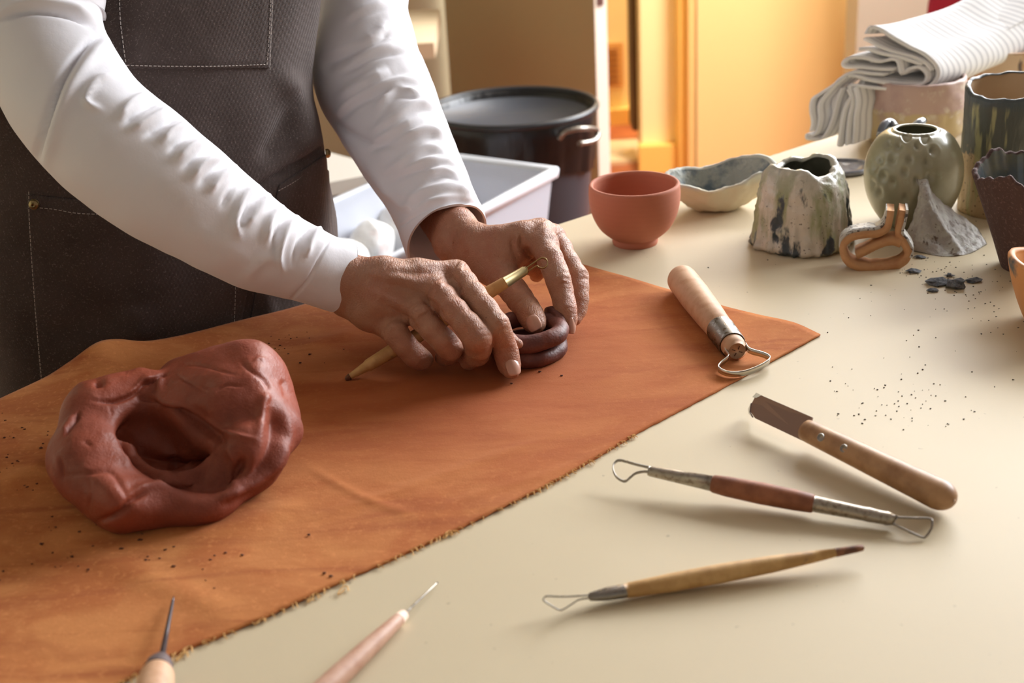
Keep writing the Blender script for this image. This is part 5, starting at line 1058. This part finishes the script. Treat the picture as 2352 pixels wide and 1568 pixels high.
# apron
def arng(z): return np.interp(z, [-.62, .0, .24, .30, .45, .5], [1.75, 1.95, 1.9, 1.5, .95, .85])
za = np.concatenate([np.linspace(-.62, -.09, 20), np.linspace(-.085, .30, 120), np.linspace(.31, .50, 14)]); nu = len(za); nph = 220; AV = []
for z in za:
    r_ = arng(z); ph2 = np.linspace(-r_, r_, nph); AV.append(ell_pts(z, fa_(z), fb_(z), ph2))
AV = np.vstack(AV); AF = grid_faces(nu, nph); AN = normals(AV, AF)
if (AN*(AV-np.array([c0_[0], c0_[1], 0])*[1, 1, 0]-AV*[0, 0, 1])).sum() < 0: AF = AF[:, ::-1]; AN = -AN
AV = AV+AN*(hn(AV*[1, 1, .4], 12, 4)*.004+hn(AV, 34, 6)*.0012)[:, None]
AV = sculpt(AV, AN, [([(640, 160), (680, 220), (700, 300), (690, 360)], 26, .008), ([(700, 200), (650, 300), (600, 380)], 22, -.006), ([(560, 640), (600, 680), (620, 740)], 18, .004), ([(745, 335), (700, 365), (620, 415), (560, 450)], 7, -.005, 'c'), ([(300, 700), (320, 780)], 40, .004)])
k = len(AV); ABV = BVHTree.FromPolygons(AV.tolist(), AF.tolist())
def solid(V, F, N, th, nu, nv, name, mat, parent):
    W = V-N*th; k = len(V); bd = [i*nv for i in range(nu)]+[(nu-1)*nv+j for j in range(1, nv)]+[i*nv+nv-1 for i in range(nu-2, -1, -1)]+[j for j in range(nv-2, 0, -1)]
    rim = np.array([[b_, a, a+k, b_+k] for a, b_ in zip(bd, bd[1:]+bd[:1])]); return mesh(name, np.vstack([V, W]), np.vstack([F, F[:, ::-1]+k, rim]), mat, parent)
apron = solid(AV, AF, AN, .0018, nu, nph, 'apron', m_apron, person)
def patch(cor, nu, nv, off, name, bow=None):
    """pocket lying on the apron; cor = 4 photo corners tl,tr,br,bl"""
    a, b_, c, d = [np.array(q, float) for q in cor]; V = []
    for i in range(nu):
        t = i/(nu-1)
        for j in range(nv):
            s = j/(nv-1); q = a*(1-t)*(1-s)+b_*(1-t)*s+c*t*s+d*t*(1-s); r_ = hit(ABV, *q)
            if r_ is None: r_ = (V[-1][0], V[-1][1]) if V else (P(*q, 1.1), -norm(ray(*q)))
            n = r_[1]*np.sign(-(r_[1]@norm(ray(*q)))); V.append((r_[0], n))
    Pn = np.array([v[0] for v in V]); Nn = np.array([v[1] for v in V]); ed = np.array([[min(i, nu-1-i, 4)/4*min(j, nv-1-j, 4)/4 for j in range(nv)] for i in range(nu)]).ravel()
    W = Pn+Nn*(off*(.5+.5*ed))[:, None]; F = grid_faces(nu, nv)
    if (normals(W, F)*Nn).sum() < 0: F = F[:, ::-1]
    return solid(W, F, Nn, off*.45, nu, nv, name, m_apron, apron)
patch([(270, -60), (628, -60), (618, 156), (284, 156)], 50, 60, .0030, 'bib_pocket')
patch([(62, 446), (600, 500), (541, 800), (100, 960)], 60, 80, .0030, 'hip_pocket')
patch([(640, 425), (750, 352), (768, 690), (560, 800)], 50, 30, .0030, 'hip_pocket')
def stitches(lines, off=.0036, L_=.0024, gap=.0012):
    out = []
    for ln in lines:
        pl = spline(np.array(ln, float), 120) if len(ln) > 2 else spline(np.array(ln, float), 80); hs = drape(ABV, pl)
        if len(hs) < 2: continue
        p = np.array([h[0]-norm(ray(*proj(h[0])[:2]))*off for h in hs]); sg = np.linalg.norm(np.diff(p, axis=0), axis=1); s = np.concatenate([[0], np.cumsum(sg)]); u = 0
        while u+L_ < s[-1]:
            a = np.array([np.interp(u, s, p[:, i]) for i in range(3)]); b_ = np.array([np.interp(u+L_, s, p[:, i]) for i in range(3)]); out.append(tube([a, b_], .00036, 4)); u += L_+gap
    return out
stl = [[(274, -50), (276, 40), (284, 110), (290, 150)], [(290, 150), (380, 152), (500, 152), (613, 148)], [(613, 148), (618, 80), (624, -50)], [(620, 160), (622, 80), (629, -50)], [(66, 440), (68, 520), (80, 700), (96, 880)], [(70, 476), (120, 480), (180, 490), (262, 493), (360, 500)], [(541, 640), (540, 690), (538, 745)], [(640, 438), (680, 415), (715, 385), (749, 364)], [(756, 380), (765, 430), (772, 500)]]
V, F = merge(*stitches(stl)); s_o = mesh('stitching', V, F, m_stitch, apron); s_o['kind'] = 'stuff'; s_o['label'] = 'pale grey stitching'
for q in ((80, 467), (744, 353)):
    r_ = hit(ABV, *q)
    if r_: n = r_[1]*np.sign(-(r_[1]@norm(ray(*q)))); V, F = lathe(r_[0]+n*.002, r_[0]+n*.0062, [(0, .0042), (.5, .0042), (.85, .0032), (1, .0014)], 20); ro = mesh('rivet', V, F, m_brass, apron); ro['label'] = 'round brass rivet'
